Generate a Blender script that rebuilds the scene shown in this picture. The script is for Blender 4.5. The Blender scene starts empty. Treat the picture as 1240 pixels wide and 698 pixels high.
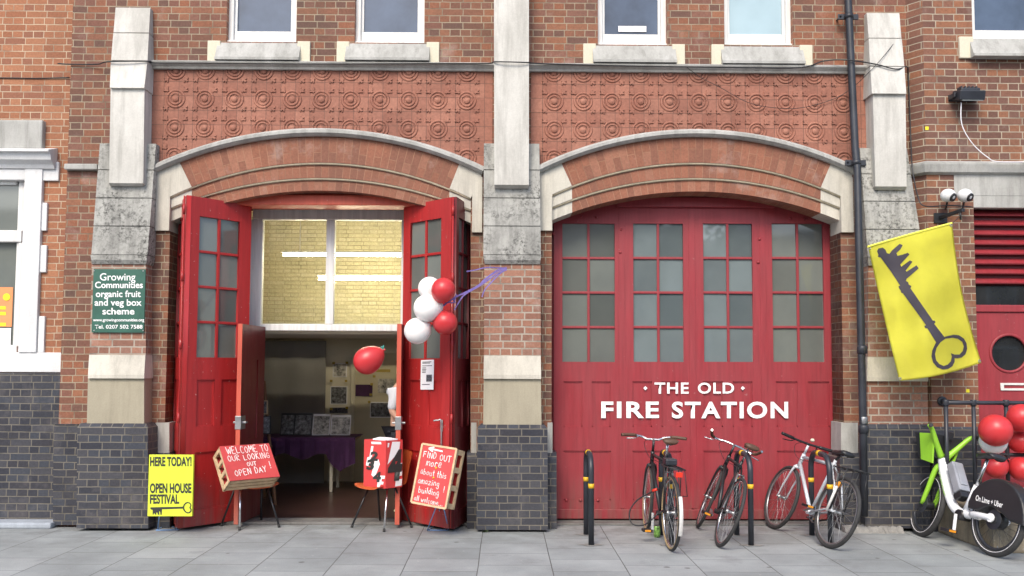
import bpy, bmesh, math, random
from mathutils import Vector, Matrix, Euler
from mathutils.noise import noise
random.seed(7)
PI = math.pi
S = bpy.context.scene
COL = S.collection

# ------------------------------------------------------------------ camera
F_PX, IW, IH = 1100.0, 1240.0, 698.0
CAM = Vector((0.0, -10.0, 1.68))
PITCH, YAW, ROLL = math.atan(67/1100), math.atan(10/1100), 0.0042
CY = 378.0
cam_d = bpy.data.cameras.new('camera'); cam = bpy.data.objects.new('camera', cam_d); COL.objects.link(cam)
cam_d.sensor_width = 36; cam_d.lens = 36*F_PX/IW; cam_d.clip_end = 1000; cam_d.clip_start = .1
cam_d.shift_y = (CY-IH/2)/IW
RM = Matrix.Rotation(-YAW, 3, 'Z') @ Matrix.Rotation(PI/2+PITCH, 3, 'X') @ Matrix.Rotation(ROLL, 3, 'Z')
cam.matrix_world = Matrix.Translation(CAM) @ RM.to_4x4()
S.camera = cam
# ------------------------------------------------------------------ sky, sun, exposure
W = bpy.data.worlds.new('World'); S.world = W; W.use_nodes = True
SUN_EL, SUN_AZ = math.radians(44), math.radians(196)     # azimuth clockwise from +Y: sun behind the camera, a little left
nt = W.node_tree; bg = nt.nodes['Background']
sky = nt.nodes.new('ShaderNodeTexSky'); sky.sky_type = 'NISHITA'; sky.sun_disc = False
sky.sun_elevation = SUN_EL; sky.sun_rotation = SUN_AZ; sky.air_density = 1.0; sky.dust_density = 2.5; sky.ozone_density = 1.0
nt.links.new(sky.outputs[0], bg.inputs[0]); bg.inputs[1].default_value = .12
sd = bpy.data.lights.new('sun', 'SUN'); sd.energy = 1.15; sd.angle = math.radians(24); sd.color = (1, .91, .77)
sun = bpy.data.objects.new('sun', sd); COL.objects.link(sun)
sdir = Vector((math.sin(SUN_AZ)*math.cos(SUN_EL), math.cos(SUN_AZ)*math.cos(SUN_EL), math.sin(SUN_EL)))
sun.rotation_euler = sdir.to_track_quat('Z', 'Y').to_euler()
S.view_settings.view_transform = 'Standard'; S.view_settings.look = 'None'
S.view_settings.exposure = 1.2; S.view_settings.gamma = 1; S.view_settings.use_curve_mapping = False

# ------------------------------------------------------------------ measuring helpers (photo pixel -> metres on a known plane)
def ray(px, py): return RM @ Vector(((px-IW/2)/F_PX, (CY-py)/F_PX, -1))
def P(px, py, Y):
    d = ray(px, py); return CAM + d*((Y-CAM.y)/d.y)
def G(px, py, Z=0.0):
    d = ray(px, py); return CAM + d*((Z-CAM.z)/d.z)
def RX(a, b, Y):                                     # rectangle from two corners -> x0,x1,z0,z1
    mx, my = (max(0, min(a[0], 1240))+max(0, min(b[0], 1240)))/2, (a[1]+b[1])/2
    p, q = P(a[0], my, Y), P(b[0], my, Y); p.z = P(mx, a[1], Y).z; q.z = P(mx, b[1], Y).z
    return min(p.x, q.x), max(p.x, q.x), min(p.z, q.z), max(p.z, q.z)

# ------------------------------------------------------------------ materials
def newmat(name):
    m = bpy.data.materials.new(name); m.use_nodes = True
    n = m.node_tree; b = n.nodes['Principled BSDF']; return m, n, b
def N(n, t, **k):
    x = n.nodes.new(t)
    for a, v in k.items(): setattr(x, a, v)
    return x
def L(n, a, b): n.links.new(a, b)
def ramp(n, stops, interp='LINEAR'):
    r = N(n, 'ShaderNodeValToRGB'); r.color_ramp.interpolation = interp
    e = r.color_ramp.elements
    while len(e) < len(stops): e.new(.5)
    for i, (p, c) in enumerate(stops):
        e[i].position = p; e[i].color = (*c, 1) if len(c) == 3 else c
    return r
def tex_noise(n, vec, scale, detail=4, rough=.6):
    t = N(n, 'ShaderNodeTexNoise'); t.inputs['Scale'].default_value = scale
    t.inputs['Detail'].default_value = detail; t.inputs['Roughness'].default_value = rough
    if vec is not None: L(n, vec, t.inputs['Vector'])
    return t
def mixc(n, fac, a, b, mode='MIX'):
    m = N(n, 'ShaderNodeMix', data_type='RGBA', blend_type=mode)
    for s, v in ((m.inputs[0], fac), (m.inputs[6], a), (m.inputs[7], b)):
        if hasattr(v, 'links'): L(n, v, s)
        elif isinstance(v, (int, float)): s.default_value = v
        else: s.default_value = (*v, 1)
    return m.outputs[2]
def math_n(n, op, a, b=None):
    m = N(n, 'ShaderNodeMath', operation=op)
    for s, v in zip(m.inputs, (a, b)):
        if v is None: continue
        if hasattr(v, 'links'): L(n, v, s)
        else: s.default_value = v
    return m.outputs[0]
def bump(n, b, h, strength=.3, dist=.01):
    bp = N(n, 'ShaderNodeBump'); bp.inputs['Strength'].default_value = strength; bp.inputs['Distance'].default_value = dist
    L(n, h, bp.inputs['Height']); L(n, bp.outputs[0], b.inputs['Normal'])

def plain(name, col, rough=.5, metal=0, var=.12, scale=6, spec=.5, bmp=0, bscale=60):
    m, n, b = newmat(name)
    b.inputs['Roughness'].default_value = rough; b.inputs['Metallic'].default_value = metal
    b.inputs['Specular IOR Level'].default_value = spec
    tc = N(n, 'ShaderNodeTexCoord')
    t = tex_noise(n, tc.outputs['Object'], scale)
    lo = [max(0, c*(1-var*1.6)) for c in col]; hi = [min(1, c*(1+var)) for c in col]
    r = ramp(n, [(.3, lo), (.55, col), (.75, hi)])
    L(n, t.outputs[0], r.inputs[0]); L(n, r.outputs[0], b.inputs['Base Color'])
    if bmp:
        t2 = tex_noise(n, tc.outputs['Object'], bscale); bump(n, b, t2.outputs[0], bmp, .004)
    return m

def wall_uv(n):
    g = N(n, 'ShaderNodeNewGeometry')
    sp = N(n, 'ShaderNodeSeparateXYZ'); L(n, g.outputs['Position'], sp.inputs[0])
    sn = N(n, 'ShaderNodeSeparateXYZ'); L(n, g.outputs['True Normal'], sn.inputs[0])
    side = math_n(n, 'GREATER_THAN', math_n(n, 'ABSOLUTE', sn.outputs[0]), .6)
    mx = N(n, 'ShaderNodeMix', data_type='FLOAT'); L(n, side, mx.inputs[0]); L(n, sp.outputs[0], mx.inputs[2]); L(n, sp.outputs[1], mx.inputs[3])
    return mx.outputs[0], sp.outputs[2], g

def brick(name, tones, mortar, msize=.0085, u0=0.0, v0=0.0, bw=.2255, bh=.0752, dirt=(.08, .06, .05), dirt_amt=.45, squash=.5, rough=.85, efflo=0.0, arch=None, bstr=.45):
    m, n, b = newmat(name)
    if arch:
        cx, cz, R = arch
        g = N(n, 'ShaderNodeNewGeometry'); sp = N(n, 'ShaderNodeSeparateXYZ'); L(n, g.outputs['Position'], sp.inputs[0])
        dx = math_n(n, 'SUBTRACT', sp.outputs[0], cx); dz = math_n(n, 'SUBTRACT', sp.outputs[2], cz)
        ang = math_n(n, 'ARCTAN2', dx, dz)
        rr = math_n(n, 'SQRT', math_n(n, 'ADD', math_n(n, 'MULTIPLY', dx, dx), math_n(n, 'MULTIPLY', dz, dz)))
        u = rr; v = math_n(n, 'MULTIPLY', ang, R)
    else:
        u, v, g = wall_uv(n)
    u = math_n(n, 'ADD', u, u0+50*bw); v = math_n(n, 'ADD', v, v0+100*bh)
    cb = N(n, 'ShaderNodeCombineXYZ'); L(n, u, cb.inputs[0]); L(n, v, cb.inputs[1])
    # slight wobble of the courses
    wob = tex_noise(n, g.outputs['Position'], 9, 2)
    wv = N(n, 'ShaderNodeVectorMath', operation='MULTIPLY_ADD'); L(n, wob.outputs['Color'], wv.inputs[0]); wv.inputs[1].default_value = (.012, .008, 0); L(n, cb.outputs[0], wv.inputs[2])
    bt = N(n, 'ShaderNodeTexBrick'); L(n, wv.outputs[0], bt.inputs['Vector'])
    bt.offset = .25 if squash != 1 else .5; bt.offset_frequency = 2; bt.squash = squash; bt.squash_frequency = 2
    bt.inputs['Color1'].default_value = (0, 0, 0, 1); bt.inputs['Color2'].default_value = (1, 1, 1, 1); bt.inputs['Mortar'].default_value = (.5, .5, .5, 1)
    bt.inputs['Scale'].default_value = 1; bt.inputs['Mortar Size'].default_value = msize; bt.inputs['Mortar Smooth'].default_value = .25
    bt.inputs['Bias'].default_value = 0; bt.inputs['Brick Width'].default_value = bw; bt.inputs['Row Height'].default_value = bh
    k = len(tones); r = ramp(n, [(i/k, t) for i, t in enumerate(tones)], 'CONSTANT'); L(n, bt.outputs['Color'], r.inputs[0])
    fine = tex_noise(n, g.outputs['Position'], 45, 5, .7)
    fr = ramp(n, [(.3, (.76, .76, .76)), (.7, (1.14, 1.14, 1.14))]); L(n, fine.outputs[0], fr.inputs[0])
    c = mixc(n, 1.0, r.outputs[0], fr.outputs[0], 'MULTIPLY')
    big = tex_noise(n, g.outputs['Position'], .9, 5, .62)
    br = ramp(n, [(.42, (0, 0, 0)), (.72, (1, 1, 1))]); L(n, big.outputs[0], br.inputs[0])
    c = mixc(n, math_n(n, 'MULTIPLY', br.outputs[0], dirt_amt), c, dirt)
    if efflo:
        e = tex_noise(n, g.outputs['Position'], 2.3, 6, .7); er = ramp(n, [(.56, (0, 0, 0)), (.72, (1, 1, 1))]); L(n, e.outputs[0], er.inputs[0])
        c = mixc(n, math_n(n, 'MULTIPLY', er.outputs[0], efflo), c, (.5, .44, .4))
    mn = tex_noise(n, g.outputs['Position'], 4, 4)
    mr = ramp(n, [(.3, [x*.45 for x in mortar]), (.5, [x*.9 for x in mortar]), (.75, [x*1.15 for x in mortar])]); L(n, mn.outputs[0], mr.inputs[0])
    c = mixc(n, bt.outputs['Fac'], c, mr.outputs[0])
    L(n, c, b.inputs['Base Color']); b.inputs['Roughness'].default_value = rough
    b.inputs['Specular IOR Level'].default_value = .3
    h = math_n(n, 'ADD', math_n(n, 'MULTIPLY', bt.outputs['Fac'], -1.0), math_n(n, 'MULTIPLY', fine.outputs[0], .45))
    bump(n, b, h, bstr, .008)
    return m

def stone(name, col, grime=(.12, .12, .11), amt=.4, lichen=0, scale=3.0, rough=.8):
    m, n, b = newmat(name)
    g = N(n, 'ShaderNodeNewGeometry')
    mp = N(n, 'ShaderNodeMapping'); mp.inputs['Scale'].default_value = (1, 1, .55); L(n, g.outputs['Position'], mp.inputs[0])
    big = tex_noise(n, mp.outputs[0], scale, 6, .65)
    r = ramp(n, [(.38, (0, 0, 0)), (.75, (1, 1, 1))]); L(n, big.outputs[0], r.inputs[0])
    fine = tex_noise(n, g.outputs['Position'], 70, 4, .7)
    fr = ramp(n, [(.3, (.91, .91, .91)), (.7, (1.05, 1.05, 1.05))]); L(n, fine.outputs[0], fr.inputs[0])
    c = mixc(n, math_n(n, 'MULTIPLY', r.outputs[0], amt), col, grime)
    if lichen:
        v = tex_noise(n, g.outputs['Position'], 26, 7, .75); vr = ramp(n, [(.47, (0, 0, 0)), (.62, (1, 1, 1))]); L(n, v.outputs[0], vr.inputs[0])
        z = tex_noise(n, g.outputs['Position'], 3.4, 3); zr = ramp(n, [(.36, (0, 0, 0)), (.6, (1, 1, 1))]); L(n, z.outputs[0], zr.inputs[0])
        c = mixc(n, math_n(n, 'MULTIPLY', math_n(n, 'MULTIPLY', vr.outputs[0], zr.outputs[0]), lichen), c, (.035, .035, .032))
        v2 = tex_noise(n, g.outputs['Position'], 40, 5, .7); v2r = ramp(n, [(.62, (0, 0, 0)), (.7, (1, 1, 1))]); L(n, v2.outputs[0], v2r.inputs[0])
        c = mixc(n, math_n(n, 'MULTIPLY', v2r.outputs[0], .5), c, (.55, .55, .5))
    ms = N(n, 'ShaderNodeMapping'); ms.inputs['Scale'].default_value = (9, 9, .9); L(n, g.outputs['Position'], ms.inputs[0])
    sk = tex_noise(n, ms.outputs[0], 1.3, 6, .7); skr = ramp(n, [(.46, (0, 0, 0)), (.68, (1, 1, 1))]); L(n, sk.outputs[0], skr.inputs[0])
    c = mixc(n, math_n(n, 'MULTIPLY', skr.outputs[0], amt*.75), c, [x*.9 for x in grime])
    c = mixc(n, 1.0, c, fr.outputs[0], 'MULTIPLY')
    L(n, c, b.inputs['Base Color']); b.inputs['Roughness'].default_value = rough; b.inputs['Specular IOR Level'].default_value = .3
    bump(n, b, math_n(n, 'ADD', fine.outputs[0], big.outputs[0]), .15, .004)
    return m

def paint(name, col, worn=(.5, .4, .35), fade=None, rough=.38, chips=.25, fade_amt=.5):
    m, n, b = newmat(name)
    g = N(n, 'ShaderNodeNewGeometry')
    mp = N(n, 'ShaderNodeMapping'); mp.inputs['Scale'].default_value = (1.6, 1.6, .5); L(n, g.outputs['Position'], mp.inputs[0])
    big = tex_noise(n, mp.outputs[0], 2.2, 5, .6); r = ramp(n, [(.35, (0, 0, 0)), (.7, (1, 1, 1))]); L(n, big.outputs[0], r.inputs[0])
    c = mixc(n, math_n(n, 'MULTIPLY', r.outputs[0], fade_amt), col, fade or [x*.7 for x in col])
    ch = tex_noise(n, g.outputs['Position'], 24, 4, .6); cr = ramp(n, [(.69, (0, 0, 0)), (.705, (1, 1, 1))]); L(n, ch.outputs[0], cr.inputs[0])
    c = mixc(n, math_n(n, 'MULTIPLY', cr.outputs[0], chips), c, worn)
    mp2 = N(n, 'ShaderNodeMapping'); mp2.inputs['Scale'].default_value = (14, 14, 1.0); L(n, g.outputs['Position'], mp2.inputs[0])
    st = tex_noise(n, mp2.outputs[0], 2.0, 4, .6); sr = ramp(n, [(.3, (.82, .82, .82)), (.7, (1.08, 1.08, 1.08))]); L(n, st.outputs[0], sr.inputs[0])
    c = mixc(n, 1.0, c, sr.outputs[0], 'MULTIPLY')
    sz_ = N(n, 'ShaderNodeSeparateXYZ'); L(n, g.outputs['Position'], sz_.inputs[0])
    mr_ = N(n, 'ShaderNodeMapRange'); L(n, sz_.outputs[2], mr_.inputs[0]); mr_.inputs[1].default_value = .02; mr_.inputs[2].default_value = .55; mr_.inputs[3].default_value = 1; mr_.inputs[4].default_value = 0
    dn = tex_noise(n, mp2.outputs[0], 1.1, 6, .7); dr_ = ramp(n, [(.40, (0, 0, 0)), (.62, (1, 1, 1))]); L(n, dn.outputs[0], dr_.inputs[0])
    c = mixc(n, math_n(n, 'MULTIPLY', math_n(n, 'MULTIPLY', dr_.outputs[0], mr_.outputs[0]), .55*(1 if chips > .1 else 0)), c, (.16, .11, .09))
    sc1 = tex_noise(n, mp.outputs[0], 11, 7, .75); sc2 = ramp(n, [(.60, (0, 0, 0)), (.66, (1, 1, 1))]); L(n, sc1.outputs[0], sc2.inputs[0])
    c = mixc(n, math_n(n, 'MULTIPLY', sc2.outputs[0], min(.35, chips*.7)), c, [min(1, x*.55+.03) for x in col])
    L(n, c, b.inputs['Base Color'])
    rr = ramp(n, [(.3, (rough*.8,)*3), (.7, (min(1, rough*1.35),)*3)]); L(n, big.outputs[0], rr.inputs[0]); L(n, rr.outputs[0], b.inputs['Roughness'])
    bump(n, b, st.outputs[0], .12, .004)
    return m

def glass_dirty(name, col, rough=.06, spec=.6, var=.25):
    m = plain(name, col, rough, 0, var, 2.2, spec); n = m.node_tree; b = n.nodes['Principled BSDF']
    src = b.inputs['Base Color'].links[0].from_socket; g = N(n, 'ShaderNodeNewGeometry')
    r = ramp(n, [(0, (.62, .66, .68)), (.5, (1, 1, 1)), (1, (1.35, 1.38, 1.38))]); L(n, g.outputs['Random Per Island'], r.inputs[0])
    c = mixc(n, 1.0, src, r.outputs[0], 'MULTIPLY')
    d = tex_noise(n, g.outputs['Position'], 1.3, 3); dr = ramp(n, [(.35, (.92, .93, .94)), (.66, (1.08, 1.08, 1.07))]); L(n, d.outputs[0], dr.inputs[0])
    c = mixc(n, 1.0, c, dr.outputs[0], 'MULTIPLY'); L(n, c, b.inputs['Base Color'])
    return m
def glass_clear(name, tint=(.95, .97, .96)):
    m, n, b = newmat(name); out = n.nodes['Material Output']
    tr = N(n, 'ShaderNodeBsdfTransparent'); tr.inputs[0].default_value = (*tint, 1)
    gl = N(n, 'ShaderNodeBsdfGlossy'); gl.inputs['Roughness'].default_value = .03
    fr = N(n, 'ShaderNodeFresnel'); fr.inputs[0].default_value = 1.45
    mx = N(n, 'ShaderNodeMixShader'); L(n, fr.outputs[0], mx.inputs[0]); L(n, tr.outputs[0], mx.inputs[1]); L(n, gl.outputs[0], mx.inputs[2]); L(n, mx.outputs[0], out.inputs[0])
    return m
def emit(name, col, st):
    m, n, b = newmat(name); b.inputs['Base Color'].default_value = (.8, .8, .75, 1)
    b.inputs['Emission Color'].default_value = (*col, 1); b.inputs['Emission Strength'].default_value = st; return m

M = {}
M['brick'] = brick('old_brick', [(.245, .108, .068), (.19, .088, .06), (.29, .128, .075), (.155, .083, .064), (.23, .11, .08), (.27, .11, .064), (.205, .094, .068)], (.34, .285, .205), msize=.0052, efflo=.3, dirt_amt=.5)
M['brick_left'] = brick('orange_brick', [(.36, .155, .085), (.31, .13, .072), (.395, .18, .10), (.34, .15, .083), (.285, .125, .078)], (.50, .40, .29), dirt_amt=.2, msize=.005, u0=.06)
M['brick_right'] = brick('right_brick', [(.22, .105, .072), (.165, .082, .062), (.25, .114, .07), (.185, .094, .072), (.285, .126, .072)], (.40, .34, .26), dirt_amt=.4, efflo=.2, u0=.11, msize=.0058)
M['brick_dark'] = brick('engineering_brick', [(.046, .048, .060), (.036, .038, .050), (.060, .061, .072), (.050, .056, .072), (.042, .042, .052)], (.165, .152, .128), msize=.0056, dirt=(.10, .10, .105), dirt_amt=.3, rough=.45, efflo=.12, u0=.03)
M['brick_pier'] = brick('pier_brick', [(.31, .152, .105), (.25, .122, .088), (.35, .175, .122), (.28, .15, .112)], (.4, .35, .29), dirt_amt=.2, efflo=.4, dirt=(.2, .14, .11))
M['stone'] = stone('pale_stone', (.60, .575, .50), (.32, .30, .26), .65, scale=2.2)
M['stone_white'] = stone('whitened_stone', (.64, .63, .59), (.33, .32, .29), .7, scale=1.7)
M['stone_lichen'] = stone('lichen_stone', (.46, .46, .43), (.17, .17, .16), .75, .95, 3)
M['stone_grey'] = stone('grey_stone', (.46, .46, .44), (.2, .2, .18), .65)
M['cream'] = stone('cream_stone', (.66, .62, .49), (.55, .5, .4), .35)
M['bead'] = stone('bead_stone', (.55, .48, .35), (.28, .25, .18), .6)
M['render'] = stone('beige_render', (.38, .345, .26), (.25, .225, .17), .5, scale=2)
M['concrete'] = stone('concrete', (.33, .28, .2), (.11, .095, .07), .7, .25, 4)
M['white'] = paint('white_paint', (.72, .72, .71), (.35, .32, .28), (.7, .69, .66), .45, .3)
M['white_wall'] = stone('white_masonry_paint', (.72, .73, .74), (.45, .45, .44), .35)
M['worn_stone'] = stone('worn_dark_stone', (.20, .195, .185), (.09, .085, .08), .6)
M['mortar'] = stone('old_mortar', (.30, .295, .28), (.15, .145, .14), .7)
M['red'] = paint('faded_red_paint', (.30, .030, .040), (.55, .4, .38), (.25, .042, .05), .46, .2)
M['red_bright'] = paint('bright_red_paint', (.40, .022, .022), (.6, .5, .45), (.33, .022, .024), .36, .5)
M['red_orange'] = paint('orange_red_paint', (.55, .095, .055), (.6, .5, .45), (.45, .08, .05), .5, .3)
M['red_dark'] = paint('dark_and_shaded_red_paint', (.15, .011, .016), (.5, .4, .35), (.11, .010, .013), .36, .25)  # inner doors and vent are this red; one open leaf uses it as shade
M['pane'] = glass_dirty('dirty_glass', (.125, .135, .125), .05, .85, .05)
M['pane_mid'] = glass_dirty('clearer_glass', (.13, .155, .16), .03, 1.0, .06)
M['pane_blue'] = glass_dirty('street_window_glass', (.05, .07, .11), .04, .6)
M['pane_white'] = glass_dirty('pale_window_glass', (.27, .36, .40), .05, .6, .04)  # pale blue-grey pane, lighter than the other upper windows
M['pane_dark'] = glass_dirty('dark_glass', (.02, .022, .024), .03, .8)
M['glass'] = glass_clear('clear_glass')
M['black'] = plain('black_metal', (.018, .019, .022), .4, .0, .2)
M['pipe'] = plain('black_pipe_paint', (.028, .032, .042), .42, 0, .25, 5)
M['rubber'] = plain('tyre_rubber', (.035, .035, .036), .75, 0, .2, 20)
M['tan'] = plain('tan_sidewall', (.33, .24, .13), .7)
M['chrome'] = plain('bright_metal', (.68, .69, .71), .22, 1.0, .1)
M['steel'] = plain('dull_steel', (.45, .46, .47), .4, .9, .2)
M['silver'] = plain('silver_paint', (.62, .66, .71), .3, .3, .05)
M['yellow_band'] = plain('yellow_band', (.80, .46, .02), .5)
M['brown'] = plain('brown_leather', (.10, .052, .032), .55)
M['orange'] = plain('orange_plastic', (.78, .19, .065), .4, 0, .06)
M['wood'] = plain('pale_pine', (.62, .45, .27), .65, 0, .18, 12)
M['wood_dark'] = plain('brown_wood', (.2, .10, .05), .6, 0, .2, 12)
M['board_red'] = plain('red_board', (.52, .06, .06), .6, 0, .1, 5)
M['sign_red'] = plain('red_card', (.62, .055, .055), .5, 0, .05)
M['chalk'] = plain('white_chalk', (.88, .86, .84), .9)
M['letter'] = plain('white_lettering', (.86, .87, .87), .5, 0, .03)
M['ink'] = plain('black_ink', (.03, .032, .03), .6)
M['key'] = plain('charcoal_print', (.045, .04, .055), .7)
M['lime_card'] = plain('lime_yellow_card', (.64, .74, .05), .5, 0, .03)
M['flag'] = plain('yellow_flag_cloth', (.82, .80, .10), .8, 0, .05, 3, bmp=.35, bscale=14)
M['green_sign'] = plain('green_sign_paint', (.035, .115, .085), .4, 0, .15, 5)
M['paper'] = plain('white_paper', (.82, .81, .84), .7, 0, .03)
M['print'] = plain('grey_print', (.10, .10, .12), .7, 0, .8, 60)
M['photo'] = plain('photo_print', (.16, .16, .17), .5, 0, 1.2, 25)
M['photo_pale'] = plain('pale_photo_print', (.45, .43, .40), .5, 0, .7, 18)
M['ochre_tab'] = plain('ochre_tab', (.35, .25, .04), .7)
M['blue_wire'] = plain('blue_wire', (.22, .38, .66), .4)
M['purple'] = plain('purple_cloth', (.075, .022, .085), .85, 0, .3, 3)
M['ribbon'] = plain('purple_ribbon', (.38, .30, .72), .35, 0, .1)
M['teal'] = plain('teal_ribbon', (.05, .33, .28), .35)
M['ebike_green'] = plain('lime_green_plastic', (.30, .62, .045), .35, 0, .04)
M['ebike_white'] = plain('white_plastic', (.80, .82, .84), .35, 0, .03)
M['plastic_black'] = plain('black_plastic', (.022, .023, .027), .38)
M['battery'] = plain('grey_battery_case', (.36, .38, .42), .35, .2)
M['amber'] = plain('amber_reflector', (.75, .30, .02), .3)
M['red_reflector'] = plain('red_reflector', (.75, .04, .02), .3)
M['can'] = plain('can_print', (.22, .42, .09), .35, .2, .9, 40)
M['curtain'] = plain('dark_curtain', (.25, .245, .24), .9, 0, .1, 1)
M['cream_wall'] = plain('cream_plaster', (.70, .65, .53), .8, 0, .06, 2)
M['tan_wall'] = plain('tan_door_paint', (.50, .45, .32), .7, 0, .06, 2)
M['floor_wood'] = plain('dark_floorboards', (.07, .035, .03), .3, 0, .3, 3)
M['yellow_wall'] = brick('yellow_painted_brick', [(.66, .60, .41), (.63, .57, .38), (.68, .62, .44), (.61, .55, .37)], (.52, .46, .32), msize=.005, bw=.215, bh=.055, dirt_amt=.05, bstr=.8)
M['skin'] = plain('skin', (.55, .33, .24), .55, 0, .05)
M['shirt'] = plain('pale_grey_shirt', (.55, .57, .62), .85, 0, .05, 5)
M['trousers'] = plain('navy_trousers', (.02, .022, .03), .85)
M['hair'] = plain('dark_hair', (.04, .03, .02), .6)
M['sole'] = plain('pale_sole', (.6, .56, .36), .6)
M['yellow_tag'] = plain('yellow_tag', (.85, .75, .03), .5)
M['orange_poster'] = plain('orange_poster', (.75, .30, .12), .55, 0, .05)
M['blue_step'] = stone('blue_grey_step_stone', (.38, .42, .47), (.2, .22, .25), .5)
M['asphalt'] = plain('asphalt', (.05, .05, .052), .85, 0, .25, 30, bmp=.4, bscale=200)
M['roof'] = plain('slate', (.09, .095, .11), .6, 0, .3, 5)
M['leaf'] = plain('leaf', (.05, .085, .025), .6, 0, .5, 3)
M['bark'] = plain('bark', (.10, .08, .06), .9, 0, .3, 10)
def balloon_mat(name, col):
    m = plain(name, col, .36, 0, .06, 3); b = m.node_tree.nodes['Principled BSDF']
    b.inputs['Subsurface Weight'].default_value = .25; b.inputs['Subsurface Radius'].default_value = (.05, .03, .03); b.inputs['Subsurface Scale'].default_value = .3
    return m
M['balloon_red'] = balloon_mat('red_balloon_rubber', (.56, .038, .045)); M['balloon_white'] = balloon_mat('white_balloon_rubber', (.86, .84, .83))

def terracotta():
    m, n, b = newmat('terracotta')
    u, v, g = wall_uv(n)
    cb = N(n, 'ShaderNodeCombineXYZ'); L(n, math_n(n, 'ADD', u, 20-TX0), cb.inputs[0]); L(n, math_n(n, 'ADD', v, 20-TZ0), cb.inputs[1])
    bt = N(n, 'ShaderNodeTexBrick'); L(n, cb.outputs[0], bt.inputs['Vector']); bt.offset = 0
    bt.inputs['Scale'].default_value = 1; bt.inputs['Mortar Size'].default_value = .0035; bt.inputs['Mortar Smooth'].default_value = .3
    bt.inputs['Brick Width'].default_value = TP/2; bt.inputs['Row Height'].default_value = TP/2
    bt.inputs['Color1'].default_value = (.0, .0, .0, 1); bt.inputs['Color2'].default_value = (1, 1, 1, 1)
    r = ramp(n, [(0, (.31, .128, .088)), (.5, (.355, .152, .105)), (1, (.40, .18, .125))]); L(n, bt.outputs['Color'], r.inputs[0])
    big = tex_noise(n, g.outputs['Position'], 1.6, 6, .7); br = ramp(n, [(.42, (0, 0, 0)), (.75, (1, 1, 1))]); L(n, big.outputs[0], br.inputs[0])
    c = mixc(n, math_n(n, 'MULTIPLY', br.outputs[0], .6), r.outputs[0], (.17, .075, .055))
    fine = tex_noise(n, g.outputs['Position'], 30, 5, .7); fr = ramp(n, [(.3, (.75, .75, .75)), (.7, (1.1, 1.1, 1.1))]); L(n, fine.outputs[0], fr.inputs[0])
    c = mixc(n, 1.0, c, fr.outputs[0], 'MULTIPLY')
    c = mixc(n, math_n(n, 'MULTIPLY', bt.outputs['Fac'], .7), c, (.12, .07, .055))
    L(n, c, b.inputs['Base Color']); b.inputs['Roughness'].default_value = .7; b.inputs['Specular IOR Level'].default_value = .3
    h = math_n(n, 'ADD', math_n(n, 'MULTIPLY', bt.outputs['Fac'], -1.0), math_n(n, 'MULTIPLY', fine.outputs[0], .3)); bump(n, b, h, .4, .006)
    return m

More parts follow.
